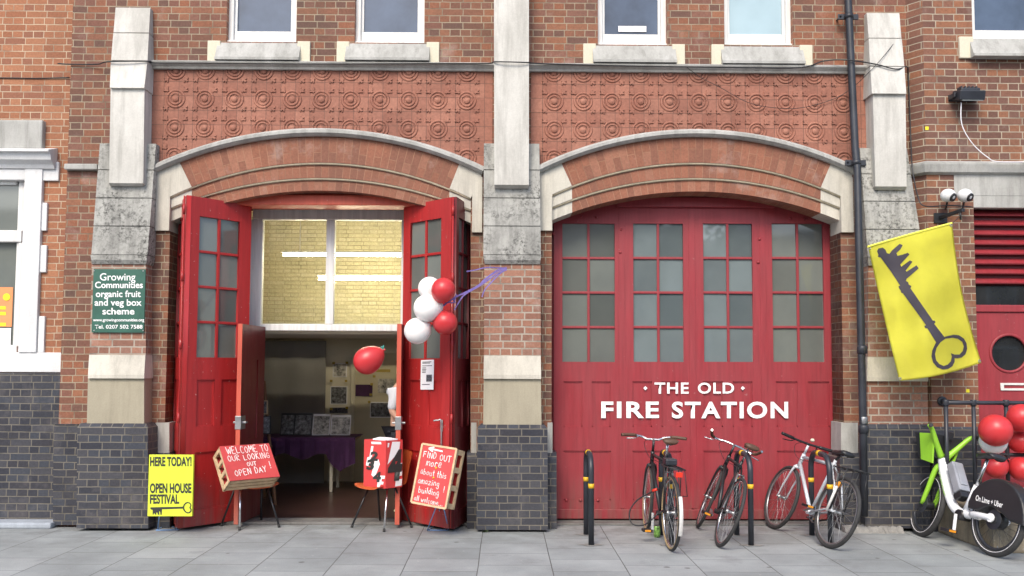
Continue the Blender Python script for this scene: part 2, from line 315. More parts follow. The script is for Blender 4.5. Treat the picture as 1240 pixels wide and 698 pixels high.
def paving():
    m, n, b = newmat('paving_slabs')
    g = N(n, 'ShaderNodeNewGeometry'); sp = N(n, 'ShaderNodeSeparateXYZ'); L(n, g.outputs['Position'], sp.inputs[0])
    cb = N(n, 'ShaderNodeCombineXYZ'); L(n, math_n(n, 'ADD', sp.outputs[1], .932+.485*200), cb.inputs[0]); L(n, math_n(n, 'ADD', sp.outputs[0], .195+.62*200), cb.inputs[1])
    wob = tex_noise(n, g.outputs['Position'], .7, 3); wv = N(n, 'ShaderNodeVectorMath', operation='MULTIPLY_ADD'); L(n, wob.outputs['Color'], wv.inputs[0]); wv.inputs[1].default_value = (.03, .02, 0); L(n, cb.outputs[0], wv.inputs[2])
    bt = N(n, 'ShaderNodeTexBrick'); L(n, wv.outputs[0], bt.inputs['Vector']); bt.offset = .5; bt.offset_frequency = 2
    bt.inputs['Scale'].default_value = 1; bt.inputs['Mortar Size'].default_value = .0045; bt.inputs['Mortar Smooth'].default_value = .4
    bt.inputs['Brick Width'].default_value = .485; bt.inputs['Row Height'].default_value = .62
    bt.inputs['Color1'].default_value = (0, 0, 0, 1); bt.inputs['Color2'].default_value = (1, 1, 1, 1)
    r = ramp(n, [(0, (.285, .31, .315)), (.4, (.335, .36, .365)), (.7, (.305, .33, .335)), (1, (.37, .392, .398))]); L(n, bt.outputs['Color'], r.inputs[0])
    big = tex_noise(n, g.outputs['Position'], 1.3, 6, .65); br = ramp(n, [(.3, (.74, .74, .74)), (.72, (1.14, 1.14, 1.14))]); L(n, big.outputs[0], br.inputs[0])
    c = mixc(n, 1, r.outputs[0], br.outputs[0], 'MULTIPLY')
    fine = tex_noise(n, g.outputs['Position'], 90, 4, .7); fr = ramp(n, [(.3, (.85, .85, .85)), (.7, (1.08, 1.08, 1.08))]); L(n, fine.outputs[0], fr.inputs[0])
    c = mixc(n, 1, c, fr.outputs[0], 'MULTIPLY')
    # chewing gum and dirt spots
    vo = N(n, 'ShaderNodeTexVoronoi'); vo.inputs['Scale'].default_value = 2.1; L(n, g.outputs['Position'], vo.inputs['Vector'])
    vn = tex_noise(n, g.outputs['Position'], 25, 2); vd = math_n(n, 'ADD', vo.outputs['Distance'], math_n(n, 'MULTIPLY', vn.outputs[0], .05))
    vr = ramp(n, [(.075, (1, 1, 1)), (.095, (0, 0, 0))]); L(n, vd, vr.inputs[0])
    c = mixc(n, math_n(n, 'MULTIPLY', vr.outputs[0], .75), c, (.09, .088, .085))
    sp2 = N(n, 'ShaderNodeMapRange'); L(n, sp.outputs[1], sp2.inputs[0]); sp2.inputs[1].default_value = -1.5; sp2.inputs[2].default_value = -.3
    gn = tex_noise(n, g.outputs['Position'], 3.2, 7, .72); gr = ramp(n, [(.42, (0, 0, 0)), (.62, (1, 1, 1))]); L(n, gn.outputs[0], gr.inputs[0])
    c = mixc(n, math_n(n, 'MULTIPLY', math_n(n, 'MULTIPLY', gr.outputs[0], sp2.outputs[0]), .6), c, (.13, .125, .115))
    st_ = tex_noise(n, g.outputs['Position'], 1.9, 7, .75); sr_ = ramp(n, [(.56, (0, 0, 0)), (.66, (1, 1, 1))]); L(n, st_.outputs[0], sr_.inputs[0])
    c = mixc(n, math_n(n, 'MULTIPLY', sr_.outputs[0], .42), c, (.17, .175, .175))
    v3 = N(n, 'ShaderNodeTexVoronoi'); v3.inputs['Scale'].default_value = 5.5; L(n, g.outputs['Position'], v3.inputs['Vector']); v3r = ramp(n, [(.05, (1, 1, 1)), (.07, (0, 0, 0))]); L(n, v3.outputs['Distance'], v3r.inputs[0])
    c = mixc(n, math_n(n, 'MULTIPLY', v3r.outputs[0], .35), c, (.5, .5, .48))
    c = mixc(n, math_n(n, 'MULTIPLY', bt.outputs['Fac'], .85), c, (.075, .072, .066))
    L(n, c, b.inputs['Base Color']); b.inputs['Roughness'].default_value = .72; b.inputs['Specular IOR Level'].default_value = .35
    bump(n, b, math_n(n, 'ADD', math_n(n, 'MULTIPLY', bt.outputs['Fac'], -1.0), math_n(n, 'MULTIPLY', fine.outputs[0], .15)), .5, .005)
    return m
M['paving'] = paving()

# ------------------------------------------------------------------ mesh helpers
class MB:
    def __init__(s): s.bm = bmesh.new()
    def box(s, x0, x1, y0, y1, z0, z1, bev=0, mat=None):
        r = bmesh.ops.create_cube(s.bm, size=1)
        for v in r['verts']:
            v.co = Vector((x0+(v.co.x+.5)*(x1-x0), y0+(v.co.y+.5)*(y1-y0), z0+(v.co.z+.5)*(z1-z0)))
        if bev:
            es = list({e for v in r['verts'] for e in v.link_edges})
            bmesh.ops.bevel(s.bm, geom=es, offset=bev, segments=2, affect='EDGES', profile=.6)
        elif mat is not None: bmesh.ops.transform(s.bm, matrix=mat, verts=r['verts'])
        return s
    def obox(s, c, ax, ay, az, bev=0):             # oriented box: centre and half-axes vectors
        r = bmesh.ops.create_cube(s.bm, size=2)
        for v in r['verts']: v.co = Vector(c)+Vector(ax)*v.co.x+Vector(ay)*v.co.y+Vector(az)*v.co.z
        bmesh.ops.recalc_face_normals(s.bm, faces=list({f for v in r['verts'] for f in v.link_faces}))
        if bev: bmesh.ops.bevel(s.bm, geom=list({e for v in r['verts'] for e in v.link_edges}), offset=bev, segments=2, affect='EDGES', profile=.6)
        return s
    def bar(s, a, b, w, h, up=(0, 0, 1), bev=0):
        a, b = Vector(a), Vector(b); d = (b-a); l = d.length; d.normalize(); up = Vector(up)
        sd_ = d.cross(up).normalized(); u = sd_.cross(d)
        return s.obox((a+b)/2, d*l/2, sd_*w/2, u*h/2, bev)
    def tube(s, pts, r, seg=10, cap=True, smooth=0):
        pts = [Vector(p) for p in pts]
        if smooth: pts = catmull(pts, smooth)
        rs = r if isinstance(r, (list, tuple)) else [r]*len(pts)
        if len(rs) != len(pts): rs = [rs[0]+(rs[-1]-rs[0])*i/(len(pts)-1) for i in range(len(pts))]
        closed = (pts[0]-pts[-1]).length < 1e-6
        if closed: pts = pts[:-1]; rs = rs[:len(pts)]
        n = len(pts); rings = []; ref = None
        for i, p in enumerate(pts):
            if closed: t = (pts[(i+1) % n]-pts[i-1]).normalized()
            else: t = ((pts[min(i+1, n-1)]-pts[max(i-1, 0)])).normalized()
            if ref is None:
                ref = Vector((0, 0, 1)) if abs(t.z) < .9 else Vector((1, 0, 0))
            a = (ref - t*ref.dot(t)).normalized(); ref = a; bb = t.cross(a)
            rings.append([s.bm.verts.new(p+(a*math.cos(k*2*PI/seg)+bb*math.sin(k*2*PI/seg))*rs[i]) for k in range(seg)])
        m = n if closed else n-1
        for i in range(m):
            A, B = rings[i], rings[(i+1) % n]
            for k in range(seg):
                f = s.bm.faces.new((A[k], A[(k+1) % seg], B[(k+1) % seg], B[k])); f.smooth = True
        if cap and not closed:
            s.bm.faces.new(rings[0][::-1]); s.bm.faces.new(rings[-1])
        return s
    def lathe(s, prof, seg=24, mat=Matrix(), smooth=True):       # prof: (r,z) about local Z
        rings = []
        for r, z in prof:
            if r < 1e-6: rings.append([s.bm.verts.new(mat @ Vector((0, 0, z)))])
            else: rings.append([s.bm.verts.new(mat @ Vector((r*math.cos(k*2*PI/seg), r*math.sin(k*2*PI/seg), z))) for k in range(seg)])
        for A, B in zip(rings, rings[1:]):
            for k in range(seg):
                k2 = (k+1) % seg
                if len(A) == 1 and len(B) == 1: continue
                if len(A) == 1: f = s.bm.faces.new((A[0], B[k2], B[k]))
                elif len(B) == 1: f = s.bm.faces.new((A[k], A[k2], B[0]))
                else: f = s.bm.faces.new((A[k], A[k2], B[k2], B[k]))
                f.smooth = smooth
        if len(rings[0]) > 1: s.bm.faces.new(rings[0][::-1])
        if len(rings[-1]) > 1: s.bm.faces.new(rings[-1])
        return s
    def torus(s, R, r, mat=Matrix(), seg=32, rs=8, sy=1.0):
        pts = [mat @ Vector((R*math.cos(i*2*PI/seg), R*math.sin(i*2*PI/seg), 0)) for i in range(seg)]
        c = mat @ Vector((0, 0, 0)); nrm = (mat.to_3x3() @ Vector((0, 0, 1))).normalized()
        rings = []
        for p in pts:
            o = (p-c).normalized()
            rings.append([s.bm.verts.new(p+(o*math.cos(k*2*PI/rs)+nrm*math.sin(k*2*PI/rs)*sy)*r) for k in range(rs)])
        for i in range(seg):
            A, B = rings[i], rings[(i+1) % seg]
            for k in range(rs):
                f = s.bm.faces.new((A[k], B[k], B[(k+1) % rs], A[(k+1) % rs])); f.smooth = True
        return s
    def prism(s, pts, off):                                       # planar polygon (3-D pts) extruded by vector
        off = Vector(off); a = [s.bm.verts.new(p) for p in pts]; b = [s.bm.verts.new(Vector(p)+off) for p in pts]; n = len(a)
        fs = [s.bm.faces.new(a), s.bm.faces.new(b[::-1])]
        for i in range(n): fs.append(s.bm.faces.new((a[i], b[i], b[(i+1) % n], a[(i+1) % n])))
        bmesh.ops.recalc_face_normals(s.bm, faces=fs); return s
    def loft(s, rings, cap=True):
        V_ = [[s.bm.verts.new(p) for p in r] for r in rings]; n = len(V_[0]); fs = []
        for A, B in zip(V_, V_[1:]):
            for k in range(n): fs.append(s.bm.faces.new((A[k], A[(k+1) % n], B[(k+1) % n], B[k])))
        if cap: fs += [s.bm.faces.new(V_[0][::-1]), s.bm.faces.new(V_[-1])]
        bmesh.ops.recalc_face_normals(s.bm, faces=fs); return s
    def sphere(s, c, r, mat=None, u=20, v=12):
        res = bmesh.ops.create_uvsphere(s.bm, u_segments=u, v_segments=v, radius=1)
        r = Vector(r) if isinstance(r, (tuple, list, Vector)) else Vector((r, r, r))
        for vt in res['verts']:
            p = Vector((vt.co.x*r.x, vt.co.y*r.y, vt.co.z*r.z)); vt.co = Vector(c)+(mat @ p if mat else p)
            for f in vt.link_faces: f.smooth = True
        return s
    def quad(s, a, b, c, d): s.bm.faces.new([s.bm.verts.new(p) for p in (a, b, c, d)]); return s
    def addmesh(s, me): s.bm.from_mesh(me); bpy.data.meshes.remove(me); return s
    def xf(s, m): bmesh.ops.transform(s.bm, matrix=m, verts=s.bm.verts); return s
    def build(s, name, mat, parent=None):
        me = bpy.data.meshes.new(name); s.bm.normal_update(); s.bm.to_mesh(me); s.bm.free()
        me.materials.append(mat if not isinstance(mat, str) else M[mat])
        o = bpy.data.objects.new(name, me); COL.objects.link(o)
        if parent: attach(o, parent)
        return o
WORLD_OFF = {}
def attach(o, parent):
    o.parent = parent
    off = WORLD_OFF.get(parent.name)
    if off is not None: o.location = -off                         # child mesh was written in world coordinates
def catmull(pts, k):
    out = []; n = len(pts)
    for i in range(n-1):
        p0, p1, p2, p3 = pts[max(i-1, 0)], pts[i], pts[i+1], pts[min(i+2, n-1)]
        for j in range(k):
            t = j/k; out.append(.5*((2*p1)+(p2-p0)*t+(2*p0-5*p1+4*p2-p3)*t*t+(3*p1-p0-3*p2+p3)*t**3))
    out.append(pts[-1]); return out
def thing(name, label, cat, loc=(0, 0, 0), group=None, world=True, mat=None):
    o = bpy.data.objects.new(name, None); COL.objects.link(o); o.empty_display_size = .2
    o['label'] = label; o['category'] = cat
    if group: o['group'] = group
    if mat is not None: o.matrix_world = mat
    else:
        o.location = loc
        if world: WORLD_OFF[o.name] = Vector(loc)
    return o
def tag(o, label, cat, group=None):
    o['label'] = label; o['category'] = cat
    if group: o['group'] = group
    return o
def fill2d(polys, depth=0.0):                                     # even-odd filled 2-D outline(s) -> mesh in XY
    cu = bpy.data.curves.new('outline', 'CURVE'); cu.dimensions = '2D'; cu.fill_mode = 'BOTH'; cu.extrude = depth/2
    for p in polys:
        sp = cu.splines.new('POLY'); sp.points.add(len(p)-1); sp.use_cyclic_u = True
        for q, pt in zip(p, sp.points): pt.co = (q[0], q[1], 0, 1)
    o = bpy.data.objects.new('outline', cu); COL.objects.link(o)
    dg = bpy.context.evaluated_depsgraph_get(); me = bpy.data.meshes.new_from_object(o.evaluated_get(dg))
    bpy.data.objects.remove(o); bpy.data.curves.remove(cu); return me
def plate(mb, polys, y0, y1):                                     # XZ outline with holes, from y0 (front) to y1
    me = fill2d(polys, abs(y1-y0)); yc = (y0+y1)/2
    for v in me.vertices: v.co = (v.co.x, yc-v.co.z, v.co.y)
    mb.addmesh(me); return mb
def rect(x0, x1, z0, z1): return [(x0, z0), (x1, z0), (x1, z1), (x0, z1)]
def text_mesh(body, bold=.0, spacing=1.0):
    cu = bpy.data.curves.new('text', 'FONT'); cu.body = body; cu.offset = bold; cu.resolution_u = 4; cu.space_character = spacing; cu.fill_mode = 'FRONT'
    o = bpy.data.objects.new('text', cu); COL.objects.link(o)
    dg = bpy.context.evaluated_depsgraph_get(); me = bpy.data.meshes.new_from_object(o.evaluated_get(dg))
    bpy.data.objects.remove(o); bpy.data.curves.remove(cu)
    xs = [v.co.x for v in me.vertices]; ys = [v.co.y for v in me.vertices]
    x0, x1, y0, y1 = min(xs), max(xs), min(ys), max(ys)
    for v in me.vertices: v.co = ((v.co.x-x0)/(x1-x0), (v.co.y-y0)/(y1-y0), 0)
    return me
def put_text(mb, body, O, U, V, bold=0.0, off=(0, 0, 0), spacing=1.0):        # text filling the box O, U (width), V (height)
    me = text_mesh(body, bold, spacing); O, U, V, off = Vector(O), Vector(U), Vector(V), Vector(off)
    for v in me.vertices: v.co = O+U*v.co.x+V*v.co.y+off
    mb.addmesh(me); return mb
def text_px(mb, body, x0, y0, x1, y1, Y, bold=0.0, spacing=1.0):              # box in photo pixels on the plane Y
    a = P(x0, y1, Y); b = P(x1, y1, Y); c = P(x0, y0, Y); return put_text(mb, body, a, b-a, c-a, bold, (0, 0, 0), spacing)
# hand-lettering: strokes on a 0..1 box (x, y)
GL = {
 'W': [[(0,1),(.25,0),(.5,.7),(.75,0),(1,1)]], 'E': [[(.85,1),(.1,.95),(.12,0),(.9,.05)],[(.1,.5),(.7,.52)]], 'L': [[(.1,1),(.12,0),(.9,.06)]],
 'C': [[(.9,.85),(.5,1),(.1,.6),(.15,.2),(.5,0),(.9,.15)]], 'O': [[(.5,1),(.12,.7),(.12,.3),(.5,0),(.88,.3),(.88,.7),(.5,1)]], 'M': [[(0,0),(.15,1),(.5,.35),(.85,1),(1,0)]],
 'T': [[(0,.95),(1,1)],[(.5,.97),(.48,0)]], 'U': [[(.05,1),(.1,.25),(.5,0),(.88,.25),(.92,1)]], 'R': [[(.12,0),(.12,1),(.7,.95),(.8,.7),(.12,.5),(.9,0)]],
 'K': [[(.1,1),(.12,0)],[(.85,1),(.14,.5),(.9,0)]], 'I': [[(.5,1),(.5,0)]], 'N': [[(.08,0),(.1,1),(.88,.02),(.92,1)]], 'G': [[(.9,.85),(.5,1),(.1,.6),(.15,.2),(.5,0),(.88,.1),(.88,.45),(.5,.45)]],
 'P': [[(.12,0),(.12,1),(.7,.97),(.85,.75),(.65,.5),(.12,.48)]], 'D': [[(.1,0),(.12,1),(.6,.9),(.9,.5),(.6,.08),(.1,0)]], 'A': [[(0,0),(.5,1),(1,0)],[(.2,.38),(.82,.4)]],
 'Y': [[(.05,1),(.5,.5),(.95,1)],[(.5,.5),(.42,0)]], 'F': [[(.9,1),(.1,.95),(.12,0)],[(.1,.5),(.7,.55)]], '!': [[(.5,1),(.45,.3)],[(.45,.08),(.46,0)]],
 'm': [[(0,0),(.05,.55),(.25,.55),(.4,.05)],[(.4,.4),(.6,.58),(.9,.5),(.95,0)]], 'o': [[(.5,.58),(.1,.35),(.3,0),(.8,.1),(.85,.42),(.5,.58)]], 'r': [[(.2,0),(.2,.55)],[(.2,.35),(.5,.6),(.9,.52)]],
 'e': [[(.15,.28),(.85,.32),(.7,.58),(.25,.5),(.15,.15),(.5,0),(.9,.1)]], 'a': [[(.8,.5),(.4,.58),(.1,.3),(.25,.02),(.7,.15),(.82,.55),(.85,0)]], 'b': [[(.15,1),(.15,.02),(.7,.05),(.85,.35),(.55,.55),(.15,.35)]],
 'u': [[(.1,.55),(.15,.1),(.5,0),(.8,.2),(.85,.55),(.88,0)]], 't': [[(.5,.95),(.45,.1),(.8,.02)],[(.1,.62),(.9,.66)]], 'h': [[(.15,1),(.15,0)],[(.15,.3),(.5,.58),(.82,.45),(.85,0)]],
 'i': [[(.5,.55),(.5,0)],[(.5,.8),(.52,.85)]], 's': [[(.8,.52),(.35,.58),(.2,.42),(.75,.2),(.6,.02),(.1,.06)]], 'z': [[(.1,.55),(.85,.55),(.1,.02),(.9,.03)]], 'n': [[(.12,0),(.15,.55)],[(.15,.35),(.5,.58),(.82,.45),(.88,0)]],
 'g': [[(.8,.5),(.4,.58),(.12,.3),(.4,.05),(.8,.2),(.82,.55),(.8,-.3),(.4,-.45),(.1,-.25)]], 'l': [[(.5,1),(.48,.05),(.65,0)]], 'd': [[(.82,1),(.82,0)],[(.82,.4),(.4,.58),(.12,.28),(.4,.02),(.82,.18)]],
 'w': [[(.0,.55),(.25,0),(.5,.4),(.75,0),(1,.58)]], 'c': [[(.85,.48),(.45,.58),(.12,.3),(.4,0),(.85,.1)]], '.': [[(.4,.02),(.5,.06)]], ' ': [] }
NARROW = {'I': .45, 'i': .4, 'l': .4, '!': .4, '.': .5, ' ': .6, 'M': 1.15, 'W': 1.25, 'm': 1.2, 'w': 1.15, 't': .75}
def hand(mb, line, O, U, V, nrm, width, off=.004, r=random.Random(3)):        # ribbon strokes
    O, U, V, nrm = Vector(O), Vector(U), Vector(V), Vector(nrm).normalized()
    ws = [NARROW.get(c, 1.0) for c in line]; tot = sum(ws)+.28*len(line); x = 0
    for c, w in zip(line, ws):
        jy = r.uniform(-.06, .06); js = r.uniform(.9, 1.08)
        for st in GL[c]:
            pts = [O+U*((x+px*w)/tot)+V*(py*js+jy)+nrm*off for px, py in st]
            if len(pts) > 3: pts = catmull(pts, 3)
            for a, b in zip(pts, pts[1:]):
                d = b-a
                if d.length < 1e-5: continue
                sdv = nrm.cross(d).normalized()*width/2; e = d.normalized()*width*.3
                mb.quad(a-sdv-e, b-sdv+e, b+sdv+e, a+sdv-e)
        x += w+.28
    return mb
def circle3(A, B, C):                                                          # circle through 3 points of the XZ plane
    ax, az, bx, bz, cx, cz = A.x, A.z, B.x, B.z, C.x, C.z
    d = 2*(ax*(bz-cz)+bx*(cz-az)+cx*(az-bz))
    ux = ((ax*ax+az*az)*(bz-cz)+(bx*bx+bz*bz)*(cz-az)+(cx*cx+cz*cz)*(az-bz))/d
    uz = ((ax*ax+az*az)*(cx-bx)+(bx*bx+bz*bz)*(ax-cx)+(cx*cx+cz*cz)*(bx-ax))/d
    return ux, uz, math.hypot(ax-ux, az-uz)
def arc(px3, Y, n=40, s0=0.0, s1=1.0):                                         # arc through 3 photo points on plane Y -> [(x,z)]
    A, B, C = [P(x, y, Y) for x, y in px3]; ux, uz, R = circle3(A, B, C)
    a0 = math.atan2(A.x-ux, A.z-uz); a1 = math.atan2(C.x-ux, C.z-uz)
    return [(ux+R*math.sin(a0+(a1-a0)*(s0+(s1-s0)*i/n)), uz+R*math.cos(a0+(a1-a0)*(s0+(s1-s0)*i/n))) for i in range(n+1)]

# ================================================================== THE SETTING
def struct(name, mb, mat):
    o = mb.build(name, mat); o['kind'] = 'structure'; return o
struct('road', MB().box(-300, 300, -300, 300, -.32, -.12), 'asphalt')
struct('pavement', MB().box(-60, 60, -5.2, 9.0, -.25, 0), 'paving')
kb = MB()
for i in range(-20, 20): kb.box(i*.915+.004, i*.915+.911, -5.5, -5.205, -.3, .003, .012)
struct('kerb', kb, 'stone_grey')

WALL, PIER, BASE = -.35, -.55, -.61
YL, YR = -.20, -.50                                                            # fronts of the left and right neighbours
TP = .313                                                                      # terracotta tile pitch
tc0 = P(460, 121.6, -.36); TX0, TZ0 = tc0.x, tc0.z
M['terracotta'] = terracotta()

# ================================================================== FIRE STATION
fs = thing('fire_station', 'red brick building with two arched bays of tall red folding doors', 'building', (0, 0, 0))
LB = dict(hood=[(189, 209), (393, 165), (584, 211)], r1=[(206, 238), (391, 197), (570, 240)], r2=[(206, 252), (391, 215.5), (570, 254)], r3=[(207, 268), (391, 231), (570, 270)], xl=204, xr=571.5)
RB = dict(hood=[(653, 210), (843, 166), (1033, 211)], r1=[(667.5, 236), (843, 197), (1019, 238)], r2=[(667.5, 251), (843, 215.5), (1019, 252)], r3=[(667.5, 267), (843, 232), (1019, 268)], xl=668, xr=1019)
Y1, Y2, Y3 = -.385, -.355, -.325                                                   # fronts of the three arch rings
XW0, XW1 = P(80, 250, WALL).x, P(1115, 250, WALL).x
ZTOP = 7.6
z_panel_top = P(620, 87, WALL).z
holes = []
for B in (LB, RB):
    a = arc([(x, y-12) for x, y in B['r1']], WALL); xl, xr = P(B['xl'], 350, WALL).x, P(B['xr'], 350, WALL).x
    a = [(min(max(x, xl), xr), z) for x, z in a]
    B['x'] = (xl, xr)
    holes.append([(xl, -.05)] + a + [(xr, -.05)])
WIN = [(274.5, 359, 51, 'pane_blue'), (429.5, 514, 52, 'pane_blue'), (724, 808, 54.5, 'pane_blue'), (877, 960, 54.5, 'pane_white')]
zwt = P(620, -110, WALL).z
for a, b, yb, _ in WIN:
    x0, x1 = P(a, 25, WALL).x, P(b, 25, WALL).x
    holes.append(rect(x0, x1, P((a+b)/2, yb, WALL).z, zwt))
w = MB(); plate(w, [rect(XW0, XW1, .0, ZTOP)], WALL, 0) if False else None
outer = [(XW0, 0)]
for hpoly in holes[:2]:                                                        # door openings cut up from the ground line
    outer += [(hpoly[0][0], 0)] + hpoly[1:-1] + [(hpoly[-1][0], 0)]
outer += [(XW1, 0), (XW1, ZTOP), (XW0, ZTOP)]
plate(w, [outer] + holes[2:], WALL, -.03); w.build('wall', 'brick', fs)
# flanks, roof
body = MB(); body.box(XW0, XW0+.3, -.03, 7.8, 0, ZTOP); body.box(XW1-.3, XW1, -.03, 7.8, 0, ZTOP); body.box(XW0+.3, XW1-.3, 7.5, 7.8, 0, ZTOP)
body.build('rear_wall', 'brick', fs)
rf = MB(); rf.prism([(XW0-.1, -.5, ZTOP+.25), (XW0-.1, 8, ZTOP+.25), (XW0-.1, 3.8, ZTOP+2.4)], (XW1-XW0+.2, 0, 0)); rf.build('roof', 'roof', fs)
MB().box(XW0-.05, XW1+.05, -.47, -.02, ZTOP, ZTOP+.22, .02).build('parapet_coping', 'stone', fs)

# arch rings, hoods, kneelers
for B in (LB, RB):
    zj = P(B['xl'], 280, WALL).z
    cA = circle3(*[P(x, y, Y1) for x, y in B['r1']])
    am = brick('arch_brick', [(.285, .118, .074), (.315, .13, .082), (.25, .108, .072), (.335, .152, .10)], (.36, .2, .13), msize=.003, dirt_amt=.5, squash=1, bw=.31, bh=.079, arch=cA, efflo=.35, dirt=(.15, .08, .06))
    spans = [('hood', 'r1', Y1, Y1+.14), ('r1', 'r2', Y2, Y2+.12), ('r2', 'r3', Y3, -.035)]
    for name, lo, hi, mat in (('arch', .075, .925, am), ('kneeler', 0, .075, M['stone']), ('kneeler', .925, 1, M['stone'])):
        mb = MB()
        for k, (o_, i_, ya, yb) in enumerate(spans):
            n_ = 40 if name == 'arch' else 5
            A = arc(B[o_], ya, n_, lo, hi); I = arc(B[i_], ya, n_, lo, hi)
            if k: A = [(x, z+.03) for x, z in A]
            e = 0.002 if name == 'kneeler' else 0
            bmv = mb.bm
            f0 = [bmv.verts.new((x, ya-e, z)) for x, z in A]; f1 = [bmv.verts.new((x, ya-e, z-e)) for x, z in I]
            b0 = [bmv.verts.new((x, yb, z)) for x, z in A]; b1 = [bmv.verts.new((x, yb, z-e)) for x, z in I]
            for j in range(n_):
                bmv.faces.new((f0[j], f1[j], f1[j+1], f0[j+1])); bmv.faces.new((f1[j], b1[j], b1[j+1], f1[j+1]))
                bmv.faces.new((f0[j], f0[j+1], b0[j+1], b0[j])); bmv.faces.new((b0[j], b0[j+1], b1[j+1], b1[j]))
            bmv.faces.new((f0[0], b0[0], b1[0], f1[0])); bmv.faces.new((f0[-1], f1[-1], b1[-1], b0[-1]))
        if name == 'kneeler':
            left = lo == 0; xj = B['x'][0] if left else B['x'][1]
            xo = P(B['hood'][0][0] if left else B['hood'][2][0], 240, Y1).x
            zt = P(B['hood'][0][0], 212, Y1).z
            a_, b_ = sorted((xo, xj+(.003 if left else -.003)))
            mb.box(a_, b_, Y1-.004, -.06, zj, zt)
            # stepped reveals under the ring ends
            e2 = P(B['r3'][0][0] if left else B['r3'][2][0], 275, Y3).x
        mb.build(name, mat, fs)
    bd = MB()
    for key, yy in (('r1', Y2-.004), ('r2', Y3-.004)):
        pts = arc(B[key], yy, 48, .0, 1.0); bd.tube([(x, yy-.004, z-.012) for x, z in pts], .017, 8)
    bd.build('arch_bead', 'bead', fs)
    hd = MB(); A = arc(B['hood'], Y1, 60)
    ux, uz, R = circle3(*[P(x, y, Y1) for x, y in B['hood']])
    for prof in ([(-.005, .0), (-.005, -.05), (.02, -.085), (.05, -.085), (.075, -.05), (.075, 0)],):
        rings = []
        for x, z in A:
            d = Vector((x-ux, 0, z-uz)).normalized()
            rings.append([Vector((x, Y1+dy+.01, z))+d*h for h, dy in prof])
        hd.loft(rings)
    hd.build('hood_mould', 'stone_grey', fs)

# terracotta frieze
def tile(mb, cx, cz, y):
    j_ = random.Random(int(cx*1000)+int(cz*77)); rot = Matrix.Translation((cx+j_.uniform(-.003, .003), y, cz+j_.uniform(-.003, .003))) @ Matrix.Rotation(PI/2, 4, 'X') @ Matrix.Rotation(j_.uniform(-.02, .02), 4, 'X')
    mb.torus(.092, .014, rot, 28, 6, .75); mb.torus(.060, .012, rot, 24, 6, .75)
    mb.lathe([(.036, 0), (.034, .007), (.022, .011), (.014, .014), (0, .018)], 16, rot)
    for sx in (-1, 1):
        for sz in (-1, 1):
            px, pz = cx+sx*.094, cz+sz*.094
            mb.obox((px+sx*.008, y-.004, pz+sz*.008), Vector((sx, 0, sz))*.022, (0, .007, 0), Vector((sz, 0, -sx))*.008)
            mb.obox((px+sx*.022, y-.004, pz-sz*.006), (.016, 0, 0), (0, .008, 0), (0, 0, .008)); mb.obox((px-sx*.006, y-.004, pz+sz*.022), (.008, 0, 0), (0, .008, 0), (0, 0, .016))
for B, xa, xb in ((LB, 181, 596.5), (RB, 643, 1050)):
    x0, x1 = P(xa, 130, WALL).x, P(xb, 130, WALL).x
    A = arc([(x, y+10) for x, y in B['hood']], WALL, 40)
    zlow = A[0][1]
    pan = [(x0, zlow)] + [(min(max(x, x0+.001), x1-.001), z) for x, z in A] + [(x1, zlow), (x1, z_panel_top), (x0, z_panel_top)]
    mb = MB(); plate(mb, [pan], WALL-.012, WALL+.05)
    ux, uz, R = circle3(*[P(x, y, WALL) for x, y in B['hood']])
    for i in range(-30, 40):
        for j in range(-3, 3):
            cx, cz = TX0+i*TP, TZ0+j*TP
            if cx < x0+.02 or cx > x1-.02 or cz > z_panel_top+.1: continue
            if math.hypot(cx-ux, cz-uz) < R+.02: continue
            if cx < x0+.13 or cx > x1-.13: 
                pass
            t = MB(); tile(t, cx, cz, WALL-.012)
            g_ = t.bm
            for co, no in (((x0, 0, 0), (-1, 0, 0)), ((x1, 0, 0), (1, 0, 0)), ((0, 0, z_panel_top), (0, 0, 1))):
                bmesh.ops.bisect_plane(g_, geom=g_.verts[:]+g_.edges[:]+g_.faces[:], plane_co=co, plane_no=no, clear_outer=True)
            me = bpy.data.meshes.new('t'); g_.to_mesh(me); g_.free(); mb.addmesh(me)
    mb.build('terracotta_panel', 'terracotta', fs)
    # string course above the frieze
    c = MB(); za, zb = P(620, 88.0, WALL).z, P(620, 79.5, WALL).z
    xa_, xb_ = x0-.03, x1+.03
    prof = [(WALL, za), (WALL-.05, za), (WALL-.06, za+.02), (WALL-.095, zb-.025), (WALL-.10, zb-.008), (WALL-.09, zb), (WALL, zb+.01)]
    c.loft([[(xa_, y, z) for y, z in prof], [(xb_, y, z) for y, z in prof]]); c.build('string_course', 'stone_grey', fs)

